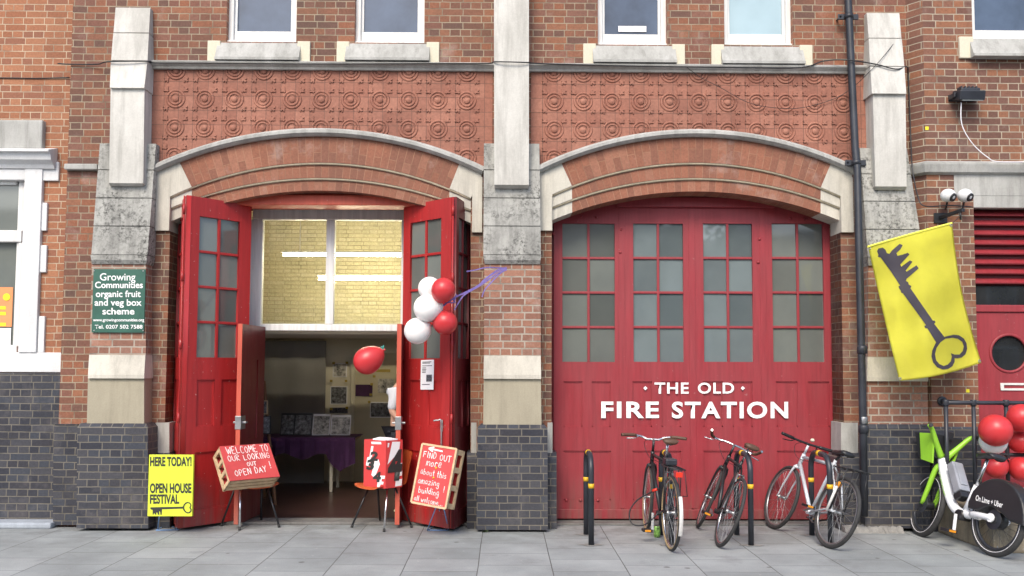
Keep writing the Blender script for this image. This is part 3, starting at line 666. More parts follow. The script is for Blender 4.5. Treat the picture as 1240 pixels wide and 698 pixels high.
# upper windows
def sash(root_, x0, x1, zb, zt, yf, pane, railh):
    f = MB(); t = .055
    f.box(x0, x0+t, yf, yf+.1, zb, zt, .006); f.box(x1-t, x1, yf, yf+.1, zb, zt, .006)
    f.box(x0+t, x1-t, yf+.03, yf+.09, zb+.02, zb+.02+railh, .008); f.box(x0-.01, x1+.01, yf-.04, yf+.1, zb-.005, zb+.028, .006)
    f.box(x0+t, x0+t+.03, yf+.035, yf+.085, zb+.02+railh, zt, .005); f.box(x1-t-.03, x1-t, yf+.035, yf+.085, zb+.02+railh, zt, .005)
    f.box(x0+t, x1-t, yf+.02, yf+.09, zb+1.05, zb+1.12, .006)
    wn = f.build('window', 'white', root_)
    MB().box(x0+t, x1-t, yf+.06, yf+.066, zb+.05, zt).build('pane', pane, wn)
    return wn
def sill(root_, px0, px1, py0, py1, wall, e=15.5, ya=.05):
    x0, x1, z0, z1 = RX((px0, py0), (px1, py1), wall); ex = e/113
    s_ = MB()
    prof = [(wall+.1, z1), (wall-.01, z1-.005), (wall-.10, z0+.03), (wall-.115, z0+.028), (wall-.115, z0), (wall, z0)]
    s_.loft([[(x0+ex*.75, y, z) for y, z in prof], [(x1-ex*.75, y, z) for y, z in prof]]); s_.build('window_sill', 'stone_grey', root_)
    for a, b in ((x0, x0+ex), (x1-ex, x1)):
        q = MB(); q.box(a, b, wall-.03, wall+.1, z0+.003, z1+.012, .008); q.build('sill_block', 'cream', root_)
for (a, b, yb, pn), (sa, sb, sy0, sy1) in zip(WIN, [(252, 376, 52, 76.5), (408, 532, 53, 77), (706, 829, 55.5, 79.5), (861, 983, 56.5, 81)]):
    x0, x1 = P(a, 25, WALL).x, P(b, 25, WALL).x
    wn = sash(fs, x0, x1, P((a+b)/2, yb, WALL).z, zwt, WALL+.07, pn, .135)
    sill(fs, sa, sb, sy0, sy1, WALL)
# paper leaning inside third window, things on second sill
x0, x1, z0, z1 = RX((749, 31), (783, 38), WALL+.1)
MB().box(x0, x1, WALL+.118, WALL+.122, z0, z1).build('window_card', 'paper', fs)

# piers -------------------------------------------------------------
def station(l, r, py, Y, back=WALL+.05):
    a, b = P(l, py, Y), P(r, py, Y); z = (a.z+b.z)/2
    return [Vector((a.x, back, z)), Vector((a.x, Y, z)), Vector((b.x, Y, z)), Vector((b.x, back, z))]
def stack(name, mat, sts, root_):
    mb = MB()
    for blk in sts: mb.loft([station(*s) for s in blk])
    return mb.build(name, mat, root_)
def pier_set(root_, shaft, blocks, shaft_mat, block_mat, brk, cap, ren, base, cap_mat='stone'):
    for nm, mt, d in (('pier_shaft', shaft_mat, shaft), ('pier_blocks', block_mat, blocks), ('pier_brickwork', 'brick_pier', brk), ('pier_weathering', cap_mat, cap), ('pier_render', 'render', ren), ('pier_base', 'brick_dark', base)):
        if d: stack(nm, mt, d, root_)
g = .6
def blocks3(lx, rx, ys, Y, back=0):                                            # battered ashlar blocks with open joints
    out = []
    n = len(ys)-1
    for i in range(n):
        def at(y): 
            t = (y-ys[0])/(ys[-1]-ys[0]); return lx[0]+(lx[1]-lx[0])*t, rx[0]+(rx[1]-rx[0])*t, Y[0]+(Y[1]-Y[0])*t
        a, b = at(ys[i]+g), at(ys[i+1]-g)
        out.append([(a[0], a[1], ys[i]+g, a[2]), (b[0], b[1], ys[i+1]-g, b[2])])
        if i < n-1:
            c = at(ys[i+1]); out.append([(c[0]+.8, c[1]-.8, ys[i+1]-g, c[2]+.015), (c[0]+.8, c[1]-.8, ys[i+1]+g, c[2]+.015)])
    return out
# left pier
pier_set(fs,
    [[(140, 182, 9.5, -.42), (137.5, 180.3, 39.5, -.47)], [(137.8, 180, 39.5, -.455), (137.6, 180, 40.6, -.455)], [(137.2, 180.2, 40.6, -.475), (134.5, 178.6, 73, -.53)], [(135, 178.3, 73, -.51), (135, 178.3, 74.2, -.51)], [(134.2, 178.5, 74.2, -.535), (133, 174.6, 106.5, -.60)], [(134, 175, 106.5, -.565), (132, 173.5, 222, -.565), (133, 172, 225.5, -.52)]],
    blocks3((121, 110.5), (189, 178.6), [173.5, 206, 240, 274, 309], (-.46, -.555)) + [[(109.5, 178, 309, -.565), (110.5, 177.5, 315, -.56), (111, 177, 320, -.535)]],
    'stone_white', 'stone_lichen',
    [[(111, 177, 320, -.52), (108.5, 176.5, 431, -.52)]],
    [[(108, 176, 430, -.535), (106.5, 174.5, 454, -.59), (106.5, 174.5, 458.5, -.59)]],
    [[(106.5, 174.5, 458.5, -.56), (105, 174.5, 517, -.56)]],
    [[(97, 177, 513, -.57), (93.5, 179, 518, -.62), (92.5, 179.5, 640, -.62)]])
# middle pier
pier_set(fs,
    [[(598, 640, -260, -.58), (598.2, 640.5, 0, -.58), (598.5, 640.5, 224, -.58), (599, 640, 228, -.53)]],
    blocks3((586, 585.3), (653, 655), [173.5, 206, 240, 274, 309], (-.46, -.555)) + [[(585, 655.5, 309, -.565), (586, 654.5, 315, -.56), (587, 654, 320, -.535)]],
    'stone_white', 'stone_lichen',
    [[(586.5, 654.5, 320, -.52), (586, 655, 431, -.52)]],
    [[(586, 654.8, 431, -.535), (585.5, 655.2, 454, -.59), (585.5, 655.2, 459, -.59)]],
    [[(585.8, 655, 459, -.56), (585, 655.8, 518, -.56)]],
    [[(582, 659, 514.5, -.57), (578, 663, 519, -.62), (577, 663.5, 642, -.62)]])
# right pier
pier_set(fs,
    [[(1049.5, 1089, 16, -.42), (1052, 1091.5, 46, -.47)], [(1052.3, 1091, 46, -.455), (1052.3, 1091.2, 47, -.455)], [(1052, 1092, 47, -.475), (1053.5, 1095, 80, -.53)], [(1054, 1094.5, 80, -.51), (1054, 1094.5, 81, -.51)], [(1053.8, 1095.2, 81, -.535), (1056, 1097.5, 113.5, -.60)], [(1057, 1096.5, 113.5, -.565), (1060, 1098, 226, -.565), (1061, 1097, 230, -.52)]],
    blocks3((1041, 1051), (1098, 1119), [179, 211, 244, 278, 312], (-.46, -.555)) + [[(1051, 1119.5, 312, -.565), (1052, 1119, 322, -.54)]],
    'stone_white', 'stone_lichen',
    [[(1051.5, 1120, 322, -.515), (1051, 1122, 434, -.515)]],
    [[(1050.5, 1123, 433, -.535), (1050, 1124, 457, -.565), (1050, 1124, 462, -.565)]],
    None,
    [[(1051, 1124, 514, -.53), (1048.5, 1126, 519, -.545), (1047.5, 1127, 640, -.545)]])
stack('pier_brickwork', 'brick_pier', [[(1051, 1123, 462, -.525), (1050.5, 1124, 518, -.525)]], fs)
# dark brick plinths beside the piers
stack('wall_plinth', 'brick_dark', [[(65, 94, 514, WALL-.07, WALL+.1), (64, 94, 636, WALL-.07, WALL+.1)]], fs)
for l, r in ((177, 205.5), (565.5, 579), (661, 674), (1017, 1042)):
    stack('jamb_plinth', 'brick_dark', [[(l, r, 548, WALL+.0, -.06), (l, r, 556, WALL-.075, -.06), (l, r, 642, WALL-.075, -.06)]], fs)
for l, r in ((188.5, 205), (570.5, 577), (663, 669), (1018.5, 1039)):
    stack('jamb_stone', 'stone_grey', [[(l, r, 512, WALL-.006, -.06), (l, r, 549, WALL-.006, -.06)]], fs)
# shallow string course stub by the left pier
x0, x1, z0, z1 = RX((81, 200), (121, 207), WALL)
MB().box(x0, x1, WALL-.07, WALL, z0, z1, .012).build('string_course', 'stone_grey', fs)

# ------------------------------------------------------------------ right bay: closed lettered doors
YD = 0.0
def door_leaf(name, x0, x1, z0, z1, panes, panels, mat, glass_mat, yf=0.0, th=.05, root_=None, place=None, sub=(2, 4)):
    """a panelled leaf in its own XZ plane: panes=(x0,x1,z0,z1), panels=list of rects; front face at yf"""
    mb = MB(); px0, px1, pz0, pz1 = panes
    plate(mb, [rect(x0, x1, z0, z1), rect(*panes)] + [rect(*p) for p in panels], yf, yf+th)
    if panels: mb.box(x0+.02, x1-.02, yf+.016, yf+th-.006, z0+.03, max(p[3] for p in panels)+.04)
    nx, nz = sub
    for i in range(1, nx):
        xm = px0+(px1-px0)*i/nx; mb.box(xm-.0135, xm+.0135, yf+.006, yf+th-.008, pz0, pz1, .004)
    for j in range(1, nz):
        zm = pz0+(pz1-pz0)*j/nz; mb.box(px0, px1, yf+.008, yf+th-.01, zm-.0135, zm+.0135, .004)
    for (a, b, c, d) in panels:                                                # thin moulding round the panels
        for bx in ((a, a+.012, c, d), (b-.012, b, c, d), (a, b, c, c+.012), (a, b, d-.012, d)): mb.box(bx[0], bx[1], yf+.008, yf+.02, bx[2], bx[3])
    gl = MB(); gr_ = random.Random(int(px0*991)+int(yf*100)+int((place[0][3] if place else 0)*333))
    for i in range(nx):
        for j in range(nz):
            a_, b_ = px0+(px1-px0)*i/nx, px0+(px1-px0)*(i+1)/nx; c_, d_ = pz0+(pz1-pz0)*j/nz, pz0+(pz1-pz0)*(j+1)/nz
            gl.obox(((a_+b_)/2, yf+.028, (c_+d_)/2), Vector(((b_-a_)/2+.001, gr_.uniform(-.0022, .0022), 0)), Vector((0, .0025, 0)), Vector((0, gr_.uniform(-.004, .004), (d_-c_)/2+.001)))
    if place is not None: mb.xf(place); gl.xf(place)
    lf = mb.build(name, mat, root_); gl.build('pane', glass_mat, lf)
    return lf
zd0, zd1 = P(845, 629, YD).z, P(845, 250, YD).z
leaves = [(670, 752, (681, 744.5)), (753, 837, (767, 827.5)), (838, 924, (852, 911.5)), (925.5, 1018, (935.5, 997.5))]
for i, (a, b, (pa, pb)) in enumerate(leaves):
    x0, x1 = P(a, 450, YD).x+.004, P(b, 450, YD).x-.004
    px0, px1, pz0, pz1 = RX((pa, 271), (pb, 438.5), YD)
    xm = (x0+x1)/2; wd = (x1-x0)
    zA, zB = P(a, 517, YD).z, P(a, 462, YD).z; zC, zD = P(a, 606, YD).z, P(a, 546, YD).z
    pn = [(x0+.15*wd, xm-.07*wd, zA, zB), (xm+.07*wd, x1-.15*wd, zA, zB), (x0+.15*wd, x1-.15*wd, zC, zD)]
    door_leaf('door_leaf', x0, x1, zd0, P(a, 225, YD).z if i in (0, 3) else zd1, (px0, px1, pz0, pz1), pn, 'red', ['pane', 'pane_mid', 'pane_mid', 'pane'][i] if 'pane_mid' in M else 'pane', YD, .05, fs)
for a, b in ((749.5, 757), (835, 842.5), (921.5, 929)):
    cv = MB(); x0, x1, z0, z1 = RX((a, 252), (b, 616), YD); cv.box(x0, x1, -.005, 0, z0, z1, .002)
    cv.build('cover_strip', 'red', fs)
tb = MB(); x0, x1, z0, z1 = RX((747, 240), (937, 252), YD); tb.box(x0, x1, -.045, .03, z0, z1, .008)
x0, x1, z0, z1 = RX((664, 222), (1024, 244), YD); tb.box(x0, x1, .012, .06, z0, z1); tb.box(x0-.1, x1+.1, .06, .09, .02, z1)
tb.build('transom_beam', 'red', fs)
wb = MB(); x0, x1, z0, z1 = RX((669, 617), (1019, 628.5), YD); wb.box(x0, x1, -.02, 0, z0, z1, .006); wb.build('weather_board', 'red', fs)
for px, py in [(686, 606), (703, 606), (724, 606), (704, 262), (722, 263), (670, 283), (957, 265), (975, 266), (990, 267), (1007, 284), (752, 278), (751, 306), (920, 290), (918, 318)]:
    p = P(px, py, YD); bt_ = MB(); bt_.lathe([(.018, 0), (.016, .008), (.008, .014), (0, .016)], 10, Matrix.Translation((p.x, 0, p.z)) @ Matrix.Rotation(PI/2, 4, 'X')); bt_.build('bolt_head', 'red', fs)
yt = -.0085
for wd_, x0, y0, x1, y1, bo, spc in (('THE', 792.5, 463.5, 834, 477, .022, 1.12), ('OLD', 845, 463.5, 889, 477, .022, 1.12), ('FIRE', 728, 486.5, 798, 506.5, .03, 1.15), ('STATION', 813.5, 486.5, 954.5, 507, .03, 1.15)):
    tx = MB(); text_px(tx, wd_, x0, y0, x1, y1, yt, bo, spc); tx.build('lettering', 'letter', fs)
for px in (781.5, 899.5):
    tx = MB(); p = P(px, 470.3, yt); d = .023; tx.quad((p.x-d, yt, p.z), (p.x, yt, p.z-d), (p.x+d, yt, p.z), (p.x, yt, p.z+d)); tx.build('lettering', 'letter', fs)
thr = MB(); x0, x1 = P(664, 630, -.1).x, P(1024, 630, -.1).x; thr.box(x0, x1, -.2, .06, .0, .022, .006); thr.build('threshold', 'worn_stone', fs)

# ------------------------------------------------------------------ left bay: hall behind, glazed screen, open leaves
YS = .32                                                                       # glazed screen plane
xl, xr = LB['x']
hall = MB()
HX0, HX1, HY, HZ = -4.6, -.15, 3.3, 4.35
mid = P(400, 402, YS).z
fl = MB(); fl.box(HX0, HX1, .06, 5.0, -.02, .02); fl.build('hall_floor', 'floor_wood', fs)
iw = MB(); iw.box(HX0, HX1, HY, HY+.1, .02, mid+.6); iw.box(HX0-.1, HX0, .05, HY+.1, .02, HZ); iw.box(HX1, HX1+.1, .05, HY+.1, .02, HZ); iw.build('hall_wall', 'cream_wall', fs)
uw = MB(); uw.box(HX0, HX1, 2.5, 2.6, mid+.1, HZ); uw.build('upper_hall_wall', 'yellow_wall', fs)
cl = MB(); cl.box(HX0, HX1, YS+.08, 2.15, mid-.02, mid+.1); cl.box(HX0, HX1, .0, HY+.1, HZ, HZ+.1); cl.build('hall_ceiling', 'cream_wall', fs)  # slab stops short: gap added to spill upper light onto the back wall
# tan door in the back wall with its white frame
dx0, dx1 = P(430, 480, HY).x, P(492, 480, HY).x; dz = P(430, 428, HY).z
dr = MB(); dr.box(dx0, dx1, HY-.03, HY, .02, dz, .004); hd_ = dr.build('inner_door', 'tan_wall', fs)
fr = MB(); fr.box(dx0-.06, dx0, HY-.05, HY, .02, dz+.05, .006); fr.box(dx1, dx1+.06, HY-.05, HY, .02, dz+.05, .006); fr.box(dx0, dx1, HY-.05, HY, dz, dz+.05, .006); fr.build('door_frame', 'cream', hd_)
# lintel and infill above the screen
lt = MB(); x0, x1, z0, z1 = RX((284, 236), (503, 248.5), -.2); lt.box(x0, x1, -.2, .1, z0, z1, .01); lt.box(xl, xr, .0, .1, z0+.002, z1, .01); lt.box(x0, x1, -.17, .1, z1+.001, z1+.28)
lt.build('lintel', 'red_orange', fs)
bi = MB(); zt = P(400, 255, YS).z; bi.box(xl-.1, xr+.1, YS+.02, YS+.1, zt, z0+.5); bi.build('screen_infill', 'brick', fs)
# screen frame
sx0, sx1 = P(306, 320, YS).x, P(560, 320, YS).x
sf = MB(); zb, zt2 = P(400, 401, YS).z, P(400, 267, YS).z
zin = P(400, 393, YS).z
xm0, xm1 = P(395, 330, YS).x, P(405, 330, YS).x; xa, xb = P(318, 330, YS).x, P(486, 330, YS).x
sf.box(sx0, sx1, YS-.03, YS+.05, zb, zin, .008); sf.box(sx0, sx1, YS-.05, YS+.05, zt2, zt, .01)
sf.box(sx0-.6, xa, YS-.035, YS+.05, .02, zt2, .008); sf.box(xm0, xm1, YS-.035, YS+.05, zin, zt2, .008); sf.box(xb, xb+.1, YS-.035, YS+.05, .02, zt2, .008)
sf.box(xb+.1, sx1+.1, YS-.02, YS+.05, .02, zt2)
scr = sf.build('glazed_screen', 'white', fs)
MB().box(xa, xb, YS, YS+.006, zin, zt2).build('pane', 'glass', scr)
# strip lights of the upper room
def strip_light(px0, px1, py, Y, label):
    a, b = P(px0, py, Y), P(px1, py, Y)
    t = thing('strip_light', label, 'ceiling light', ((a.x+b.x)/2, Y, a.z), 'strip lights in the upper room')
    MB().tube([(a.x, Y, a.z), (b.x, Y, a.z)], .012, 10).build('tube', 'tube_light', t)
    q = MB(); q.box(a.x-.02, b.x+.02, Y-.02, Y+.02, a.z+.03, a.z+.05, .004); q.box(a.x+.2, a.x+.21, Y-.004, Y+.004, a.z+.05, HZ); q.box(b.x-.21, b.x-.2, Y-.004, Y+.004, a.z+.05, HZ); q.build('housing', 'white', t)
M['tube_light'] = emit('fluorescent_tube', (1, .89, .64), 42.0)
strip_light(343, 520, 309, 1.2, 'warm fluorescent strip light, upper of two behind the white glazed screen')
strip_light(386, 545, 338, 1.5, 'fluorescent strip light, lower of two behind the white glazed screen')

def leaf_place(A, Bp):                                                         # local x axis from A to B on the ground, local -y is the face normal
    A, Bp = Vector((A[0], A[1], 0)), Vector((Bp[0], Bp[1], 0)); d = (Bp-A).normalized(); n_ = Vector((-d.y, d.x, 0))
    return Matrix((d, n_, Vector((0, 0, 1)))).transposed().to_4x4() if False else Matrix.Translation(A) @ Matrix(((d.x, n_.x, 0, 0), (d.y, n_.y, 0, 0), (0, 0, 1, 0), (0, 0, 0, 1)))
def std_panes(wd, h): return (.135*wd, .865*wd, h-1.84, h-.17)
def std_panels(wd, h): return [(.15*wd, .45*wd, 1.04, 1.60), (.55*wd, .85*wd, 1.04, 1.60), (.15*wd, .85*wd, .22, .80)]
ze = .035
NL, FL = P(226, 430, -.62), P(301, 430, -.06)
def open_leaf(A, Bp, htop, mat, name='door_leaf', thk=.05):
    wd = (Vector((Bp[0], Bp[1]))-Vector((A[0], A[1]))).length
    pl = leaf_place(A, Bp)
    h = htop
    return door_leaf(name, 0, wd, ze, h, (.15*wd, .80*wd, P(250, 433, -.5).z, h-.20), [(.17*wd, .45*wd, P(250, 517, -.5).z, P(250, 460, -.5).z), (.56*wd, .84*wd, P(250, 517, -.5).z, P(250, 460, -.5).z), (.17*wd, .84*wd, .2, P(250, 548, -.5).z)], mat, 'pane', 0, thk, fs, pl)
hz = P(228, 237, -.62).z
open_leaf((NL.x, NL.y), (FL.x, FL.y), hz, 'red_bright')
open_leaf((P(209, 430, -.05).x, -.02), (P(220, 430, -.66).x, -.64), hz, 'red_bright')
NR, FR_ = P(545, 430, -.62), P(487, 430, -.06)
open_leaf((FR_.x, FR_.y), (NR.x, NR.y), hz, 'red_bright')
open_leaf((P(549, 430, -.66).x+.02, -.64), (P(571, 430, -.05).x, -.02), hz, 'red_dark')  # outer leaf in shadow, its shade put in as a darker red
for px, Yh in ((219, -.66), (547.5, -.66)):
    p = P(px, 400, Yh); hg = MB()
    for zz in (.45, 1.15, 1.9, 2.6, 3.3): hg.tube([(p.x, Yh, zz-.05), (p.x, Yh, zz+.05)], .014, 8)
    hg.tube([(p.x, Yh+.0, .05), (p.x, Yh, hz-.01)], .008, 6)
    hg.build('door_hinge', 'red_bright', fs)
# bolt and lever on the right-hand open leaf
p = P(531, 513, -.52); hk = MB(); hk.tube([p+Vector((-.05, -.04, .03)), p+Vector((0, -.05, .035)), p+Vector((.03, -.05, .02)), p+Vector((.035, -.05, -.25))], .009, 8, smooth=4)
hk.obox(p+Vector((.035, -.02, -.02)), (.012, 0, 0), (0, .03, 0), (0, 0, .06)); hk.build('door_bolt', 'steel', fs)
# small inner doors, opened outwards
for pxn, pxf, ml in ((289, 317, 1), (482.5, 490, -1)):
    A, Bv = P(pxn, 500, -.42), P(pxf, 500, YS-.04)
    zt_ = P(pxn, 392.5, -.42).z
    d = (Vector((Bv.x, Bv.y, 0))-Vector((A.x, A.y, 0))); wd = d.length; pl = leaf_place((A.x, A.y), (Bv.x, Bv.y))
    mb = MB(); plate(mb, [rect(0, wd, .04, zt_), rect(.3*wd, .7*wd, .9, 1.75)], -.022, .022); mb.box(.02, wd-.02, -.012, .012, .06, zt_-.02); mb.xf(pl)
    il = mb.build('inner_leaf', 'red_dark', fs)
    eg = MB(); eg.box(-.012, -.001, -.024, .024, .04, zt_+.001, .003); eg.xf(pl); eg.build('leaf_edge', 'red_orange', il)
    lk = MB(); lk.box(-.018, .12, -.032, .032, 1.02, 1.16, .005); lk.box(.03, .09, -.07, .07, 1.08, 1.1, .005); lk.xf(pl); lk.build('lock', 'steel', il)
th = MB(); th.box(xl+.01, xr-.01, -.22, .07, 0, .03, .008); th.build('threshold', 'worn_stone', fs)

# ================================================================== LEFT NEIGHBOUR
lb = thing('brick_building', 'orange brick neighbouring building with a white stone window surround and dark brick base', 'building', (0, 0, 0))
lw = MB(); xr_ = P(81.5, 250, YL).x; wx0, wx1, wz0, wz1 = RX((-150, 214), (26, 428), YL)
pts = [(-11, 0), (P(76, 470, YL).x, 0), (P(76, 470, YL).x, 2.0), (P(87, 0, YL).x, ZTOP-.3), (-11, ZTOP-.3)]
plate(lw, [pts, rect(wx0, wx1, wz0, wz1)], YL, YL+.3); lw.build('wall', 'brick_left', lb)
MB().box(-11, XW0-.02, YL+.3, 7.5, 0, ZTOP-.3).build('rear_wall', 'brick_left', lb)
bs = MB(); x0, x1, z0, z1 = RX((-300, 452), (76, 470), YL); bs.box(-11, x1, YL-.05, YL+.02, 0, z1, .006)
a0, a1, _, _ = RX((41, 500), (76, 510), YL); bs.box(a0, a1+.002, YL-.062, YL-.05, 0, z1-.003); bs.build('base_brickwork', 'brick_dark', lb)
sur = MB()
def rb(mb, x0, y0, x1, y1, ya, yb, bev=.008):
    a, b, c, d = RX((x0, y0), (x1, y1), ya); mb.box(a, b, ya, yb, c, d, bev)
rb(sur, 26, 196, 47.5, 427, YL-.05, YL+.1); rb(sur, 47.3, 196, 71, 219, YL-.03, YL+.05); rb(sur, 47.3, 245.5, 56.5, 279.5, YL-.03, YL+.05)
rb(sur, 47.3, 297, 56, 330, YL-.03, YL+.05); rb(sur, 46, 383, 53.5, 427, YL-.03, YL+.05); rb(sur, -200, 427, 76, 451, YL-.035, YL+.1); rb(sur, -200, 205, 30, 218, YL-.045, YL+.1)
sur.build('window_surround', 'white_wall', lb)
hm = MB(); x1 = P(64, 190, YL-.2).x; zt, zb = P(40, 181, YL-.2).z, P(40, 201, YL-.1).z
prof = [(YL, zb-.02), (YL-.06, zb-.02), (YL-.08, zb+.02), (YL-.14, zb+.06), (YL-.16, zt-.03), (YL-.2, zt-.02), (YL-.2, zt), (YL, zt+.06)]
hm.loft([[(-8.5, y, z) for y, z in prof], [(x1-.05, y, z) for y, z in prof]]); hm.build('window_hood', 'white_wall', lb)
ld = MB(); rb(ld, -200, 145, 51, 181, YL-.07, YL+.05, .02); ld.build('lead_hood', 'stone_grey', lb)
wf = MB()
rb(wf, 19, 218, 26.5, 427, YL+.03, YL+.12); rb(wf, -200, 279, 26, 293, YL-.0, YL+.1); rb(wf, -200, 418, 20, 427.5, YL+.0, YL+.1); rb(wf, -200, 217, 20, 224, YL+.02, YL+.1); rb(wf, 20, 293, 25, 420, YL+.015, YL+.03)
wl = wf.build('window', 'white', lb)
pn = MB(); rb(pn, -200, 222, 22, 280, YL+.06, YL+.066, 0); rb(pn, -200, 292, 22, 420, YL+.075, YL+.081, 0); pn.build('pane', 'pane', wl)
oz = MB(); rb(oz, -45, 348, 15, 396, YL+.066, YL+.069, 0)
po = thing('window_poster', 'orange poster with yellow stickers inside the lower window pane at far left', 'poster', P(-15, 396, YL+.066)); oz.build('sheet', 'orange_poster', po)
for cx, cy in ((8, 360), (-6, 362)):
    q = MB(); p = P(cx, cy, YL+.064); q.lathe([(.04, 0), (.04, .003)], 16, Matrix.Translation(p) @ Matrix.Rotation(PI/2, 4, 'X')); q.build('sticker', 'yellow_tag', po)
for cy in (371, 378, 391): q = MB(); rb(q, -3, cy, 7, cy+4, YL+.0635, YL+.065, 0); q.build('sticker', 'yellow_tag', po)
q = MB(); rb(q, -16, 397.5, 13, 418, YL+.0635, YL+.0655, 0); tag(q.build('notice', 'paper', None), 'small white notice under the orange poster in the window', 'notice')
st = MB()
for k in range(2): pass
st.box(-7.6, P(64.5, 630, -.45).x, -.50, YL-.055, 0, .062, .02)
tag(st.build('stone_step', 'blue_step'), 'worn blue grey stone step at the foot of the left building', 'step')

# ================================================================== RIGHT NEIGHBOUR
rbd = thing('brick_building', 'brown brick neighbouring building with a round windowed red door and slatted vent', 'building', (0, 0, 0))
ci, co = P(1101, 200, WALL), P(1121.5, 200, YR)
rdx0 = P(1181.5, 350, YR).x; rdx1 = rdx0+1.0; rdz = P(1200, 251, YR).z
w5x0, w5x1 = P(1177, 20, YR).x, P(1262, 20, YR).x; w5z0 = P(1200, 48, YR).z
rw = MB(); plate(rw, [[(co.x, 0), (rdx0, 0), (rdx0, rdz), (rdx1, rdz), (rdx1, 0), (11, 0), (11, ZTOP), (co.x, ZTOP)], rect(w5x0, w5x1, w5z0, w5z0+1.9)], YR, YR+.3)
rw.prism([(ci.x, WALL, 0), (co.x, YR+.0005, 0), (co.x, WALL+.3, 0), (ci.x, WALL+.3, 0)], (0, 0, ZTOP)); rw.build('wall', 'brick_right', rbd)
MB().box(XW1+.02, 11, YR+.3, 7.5, 0, ZTOP).build('rear_wall', 'brick_right', rbd)
def foot(off): return [(ci.x-.0-off*.3, WALL+.05), (ci.x-off*.75, WALL-off*.4), (co.x-off*.75, YR-off), (rdx0, YR-off), (rdx0, YR+.06), (co.x+.02, YR+.06)]
zc0, zc1 = P(1150, 212, YR).z, P(1150, 197.5, YR).z
sc_ = MB(); far = 11
def foot2(off): return [(ci.x-off*.75, WALL+.05), (ci.x-off*.75, WALL-off*.4), (co.x-off*.75, YR-off), (far, YR-off), (far, YR+.05), (co.x+.02, YR+.05)]
sc_.loft([[Vector((x, y, z)) for x, y in foot2(o_)] for o_, z in ((.01, zc0), (.05, zc0+.02), (.07, zc1-.03), (.07, zc1-.01), (.0, zc1+.02))]); sc_.build('string_course', 'stone_grey', rbd)
zb0 = P(1150, 517, YR).z
b2 = MB(); b2.loft([[Vector((x, y, z)) for x, y in foot(o_)] for o_, z in ((.022, 0), (.022, zb0-.02), (.012, zb0))]); b2.build('base_brickwork', 'brick_dark', rbd)
MB().box(rdx1, 11, YR-.022, YR+.05, 0, zb0-.005, .006).build('base_brickwork', 'brick_dark', rbd)
ln = MB(); rb(ln, 1155.5, 211.5, 1330, 237, YR-.006, YR+.1, 0); rb(ln, 1179, 237.2, 1330, 251.5, YR-.003, YR+.1, 0); ln.build('lintel', 'stone_grey', rbd)
wn = sash(rbd, w5x0, w5x1, w5z0, w5z0+1.9, YR+.07, 'pane_blue', .12)
sill(rbd, 1160.5, 1279, 47, 72, YR, 17)
YRD = YR+.10
vt = MB(); x0, x1, z0, z1 = RX((1181, 252), (1182, 346), YRD); vt.box(rdx0, rdx1, YRD+.06, YRD+.08, z0, z1)
vb = vt.build('vent', 'red_dark', rbd)
nsl = 8
for i in range(nsl):
    zc = z0+(z1-z0)*(i+.5)/nsl; q = MB(); q.obox(((rdx0+rdx1)/2, YRD+.025, zc), ((rdx1-rdx0)/2-.002, 0, 0), (0, .034, .028), (0, -.004, .006)); q.build('slat', 'red', vb)
fz0, fz1 = P(1200, 369.5, YRD).z, z0-.005
q = MB(); q.box(rdx0, rdx1, YRD+.03, YRD+.036, fz0, fz1); q.build('fanlight', 'pane_dark', rbd)
q = MB(); q.box(rdx0, rdx1, YRD-.02, YRD+.06, fz0-.075, fz0, .008); q.build('transom', 'red', rbd)
d = MB(); ring = P(1222, 428, YRD); pr = .19
circ = [(ring.x+pr*math.cos(a*2*PI/40), ring.z+pr*math.sin(a*2*PI/40)) for a in range(40)]
plate(d, [rect(rdx0+.01, rdx1-.01, .12, fz0-.08), circ], YRD, YRD+.05)
d.torus(pr+.008, .016, Matrix.Translation((ring.x, YRD, ring.z)) @ Matrix.Rotation(PI/2, 4, 'X'), 40, 8, .7)
dr = d.build('door', 'red', rbd)
MB().lathe([(pr+.005, 0), (pr+.005, .005)], 40, Matrix.Translation((ring.x, YRD+.03, ring.z)) @ Matrix.Rotation(PI/2, 4, 'X')).build('pane', 'pane_dark', dr)
lbx = MB(); x0, x1, z0, z1 = RX((1211.5, 464), (1252, 473), YRD-.006)
plate(lbx, [rect(x0, x1, z0, z1), rect(x0+.035, x1-.035, z0+.022, z1-.022)], YRD-.012, YRD-.001); lbx.build('letterbox', 'white', dr)
fj = MB(); fj.box(rdx0-.002, rdx0+.03, YRD-.03, YRD+.07, .1, fz0-.075, .005); fj.build('door_frame', 'red', rbd)

# ------------------------------------------------------------------ things fixed to the walls
# drainpipe
dp = thing('drainpipe', 'black cast iron drainpipe beside the right arch', 'drainpipe', (P(1046, 630, -.46).x, -.46, 0))
path = [P(1026.3, -150, -.47), P(1027, 0, -.47), P(1035.5, 180, -.50), P(1038, 205, -.52), P(1041.5, 350, -.66), P(1045, 510, -.68), P(1046.5, 625, -.68)]
MB().tube(path, .039, 14).build('pipe', 'pipe', dp)
for px, py, yy in ((1044, 424, -.672), (1045.6, 520, -.68)):
    c = P(px, py, yy); q = MB(); q.lathe([(.043, -.04), (.052, -.035), (.052, .03), (.044, .045)], 16, Matrix.Translation(c)); q.build('collar', 'pipe', dp)
for px, py, yy in ((1027.8, 20, -.47), (1036.8, 197, -.51)):
    c = P(px, py, yy); q = MB(); q.lathe([(.042, -.025), (.048, -.025), (.048, .025), (.042, .025)], 16, Matrix.Translation(c)); q.box(c.x-.11, c.x+.11, c.y+.01, c.y+.03, c.z-.03, c.z+.03, .004)
    q.tube([(c.x-.085, c.y+.01, c.z), (c.x-.085, c.y+.15, c.z)], .012, 8); q.build('bracket', 'pipe', dp)
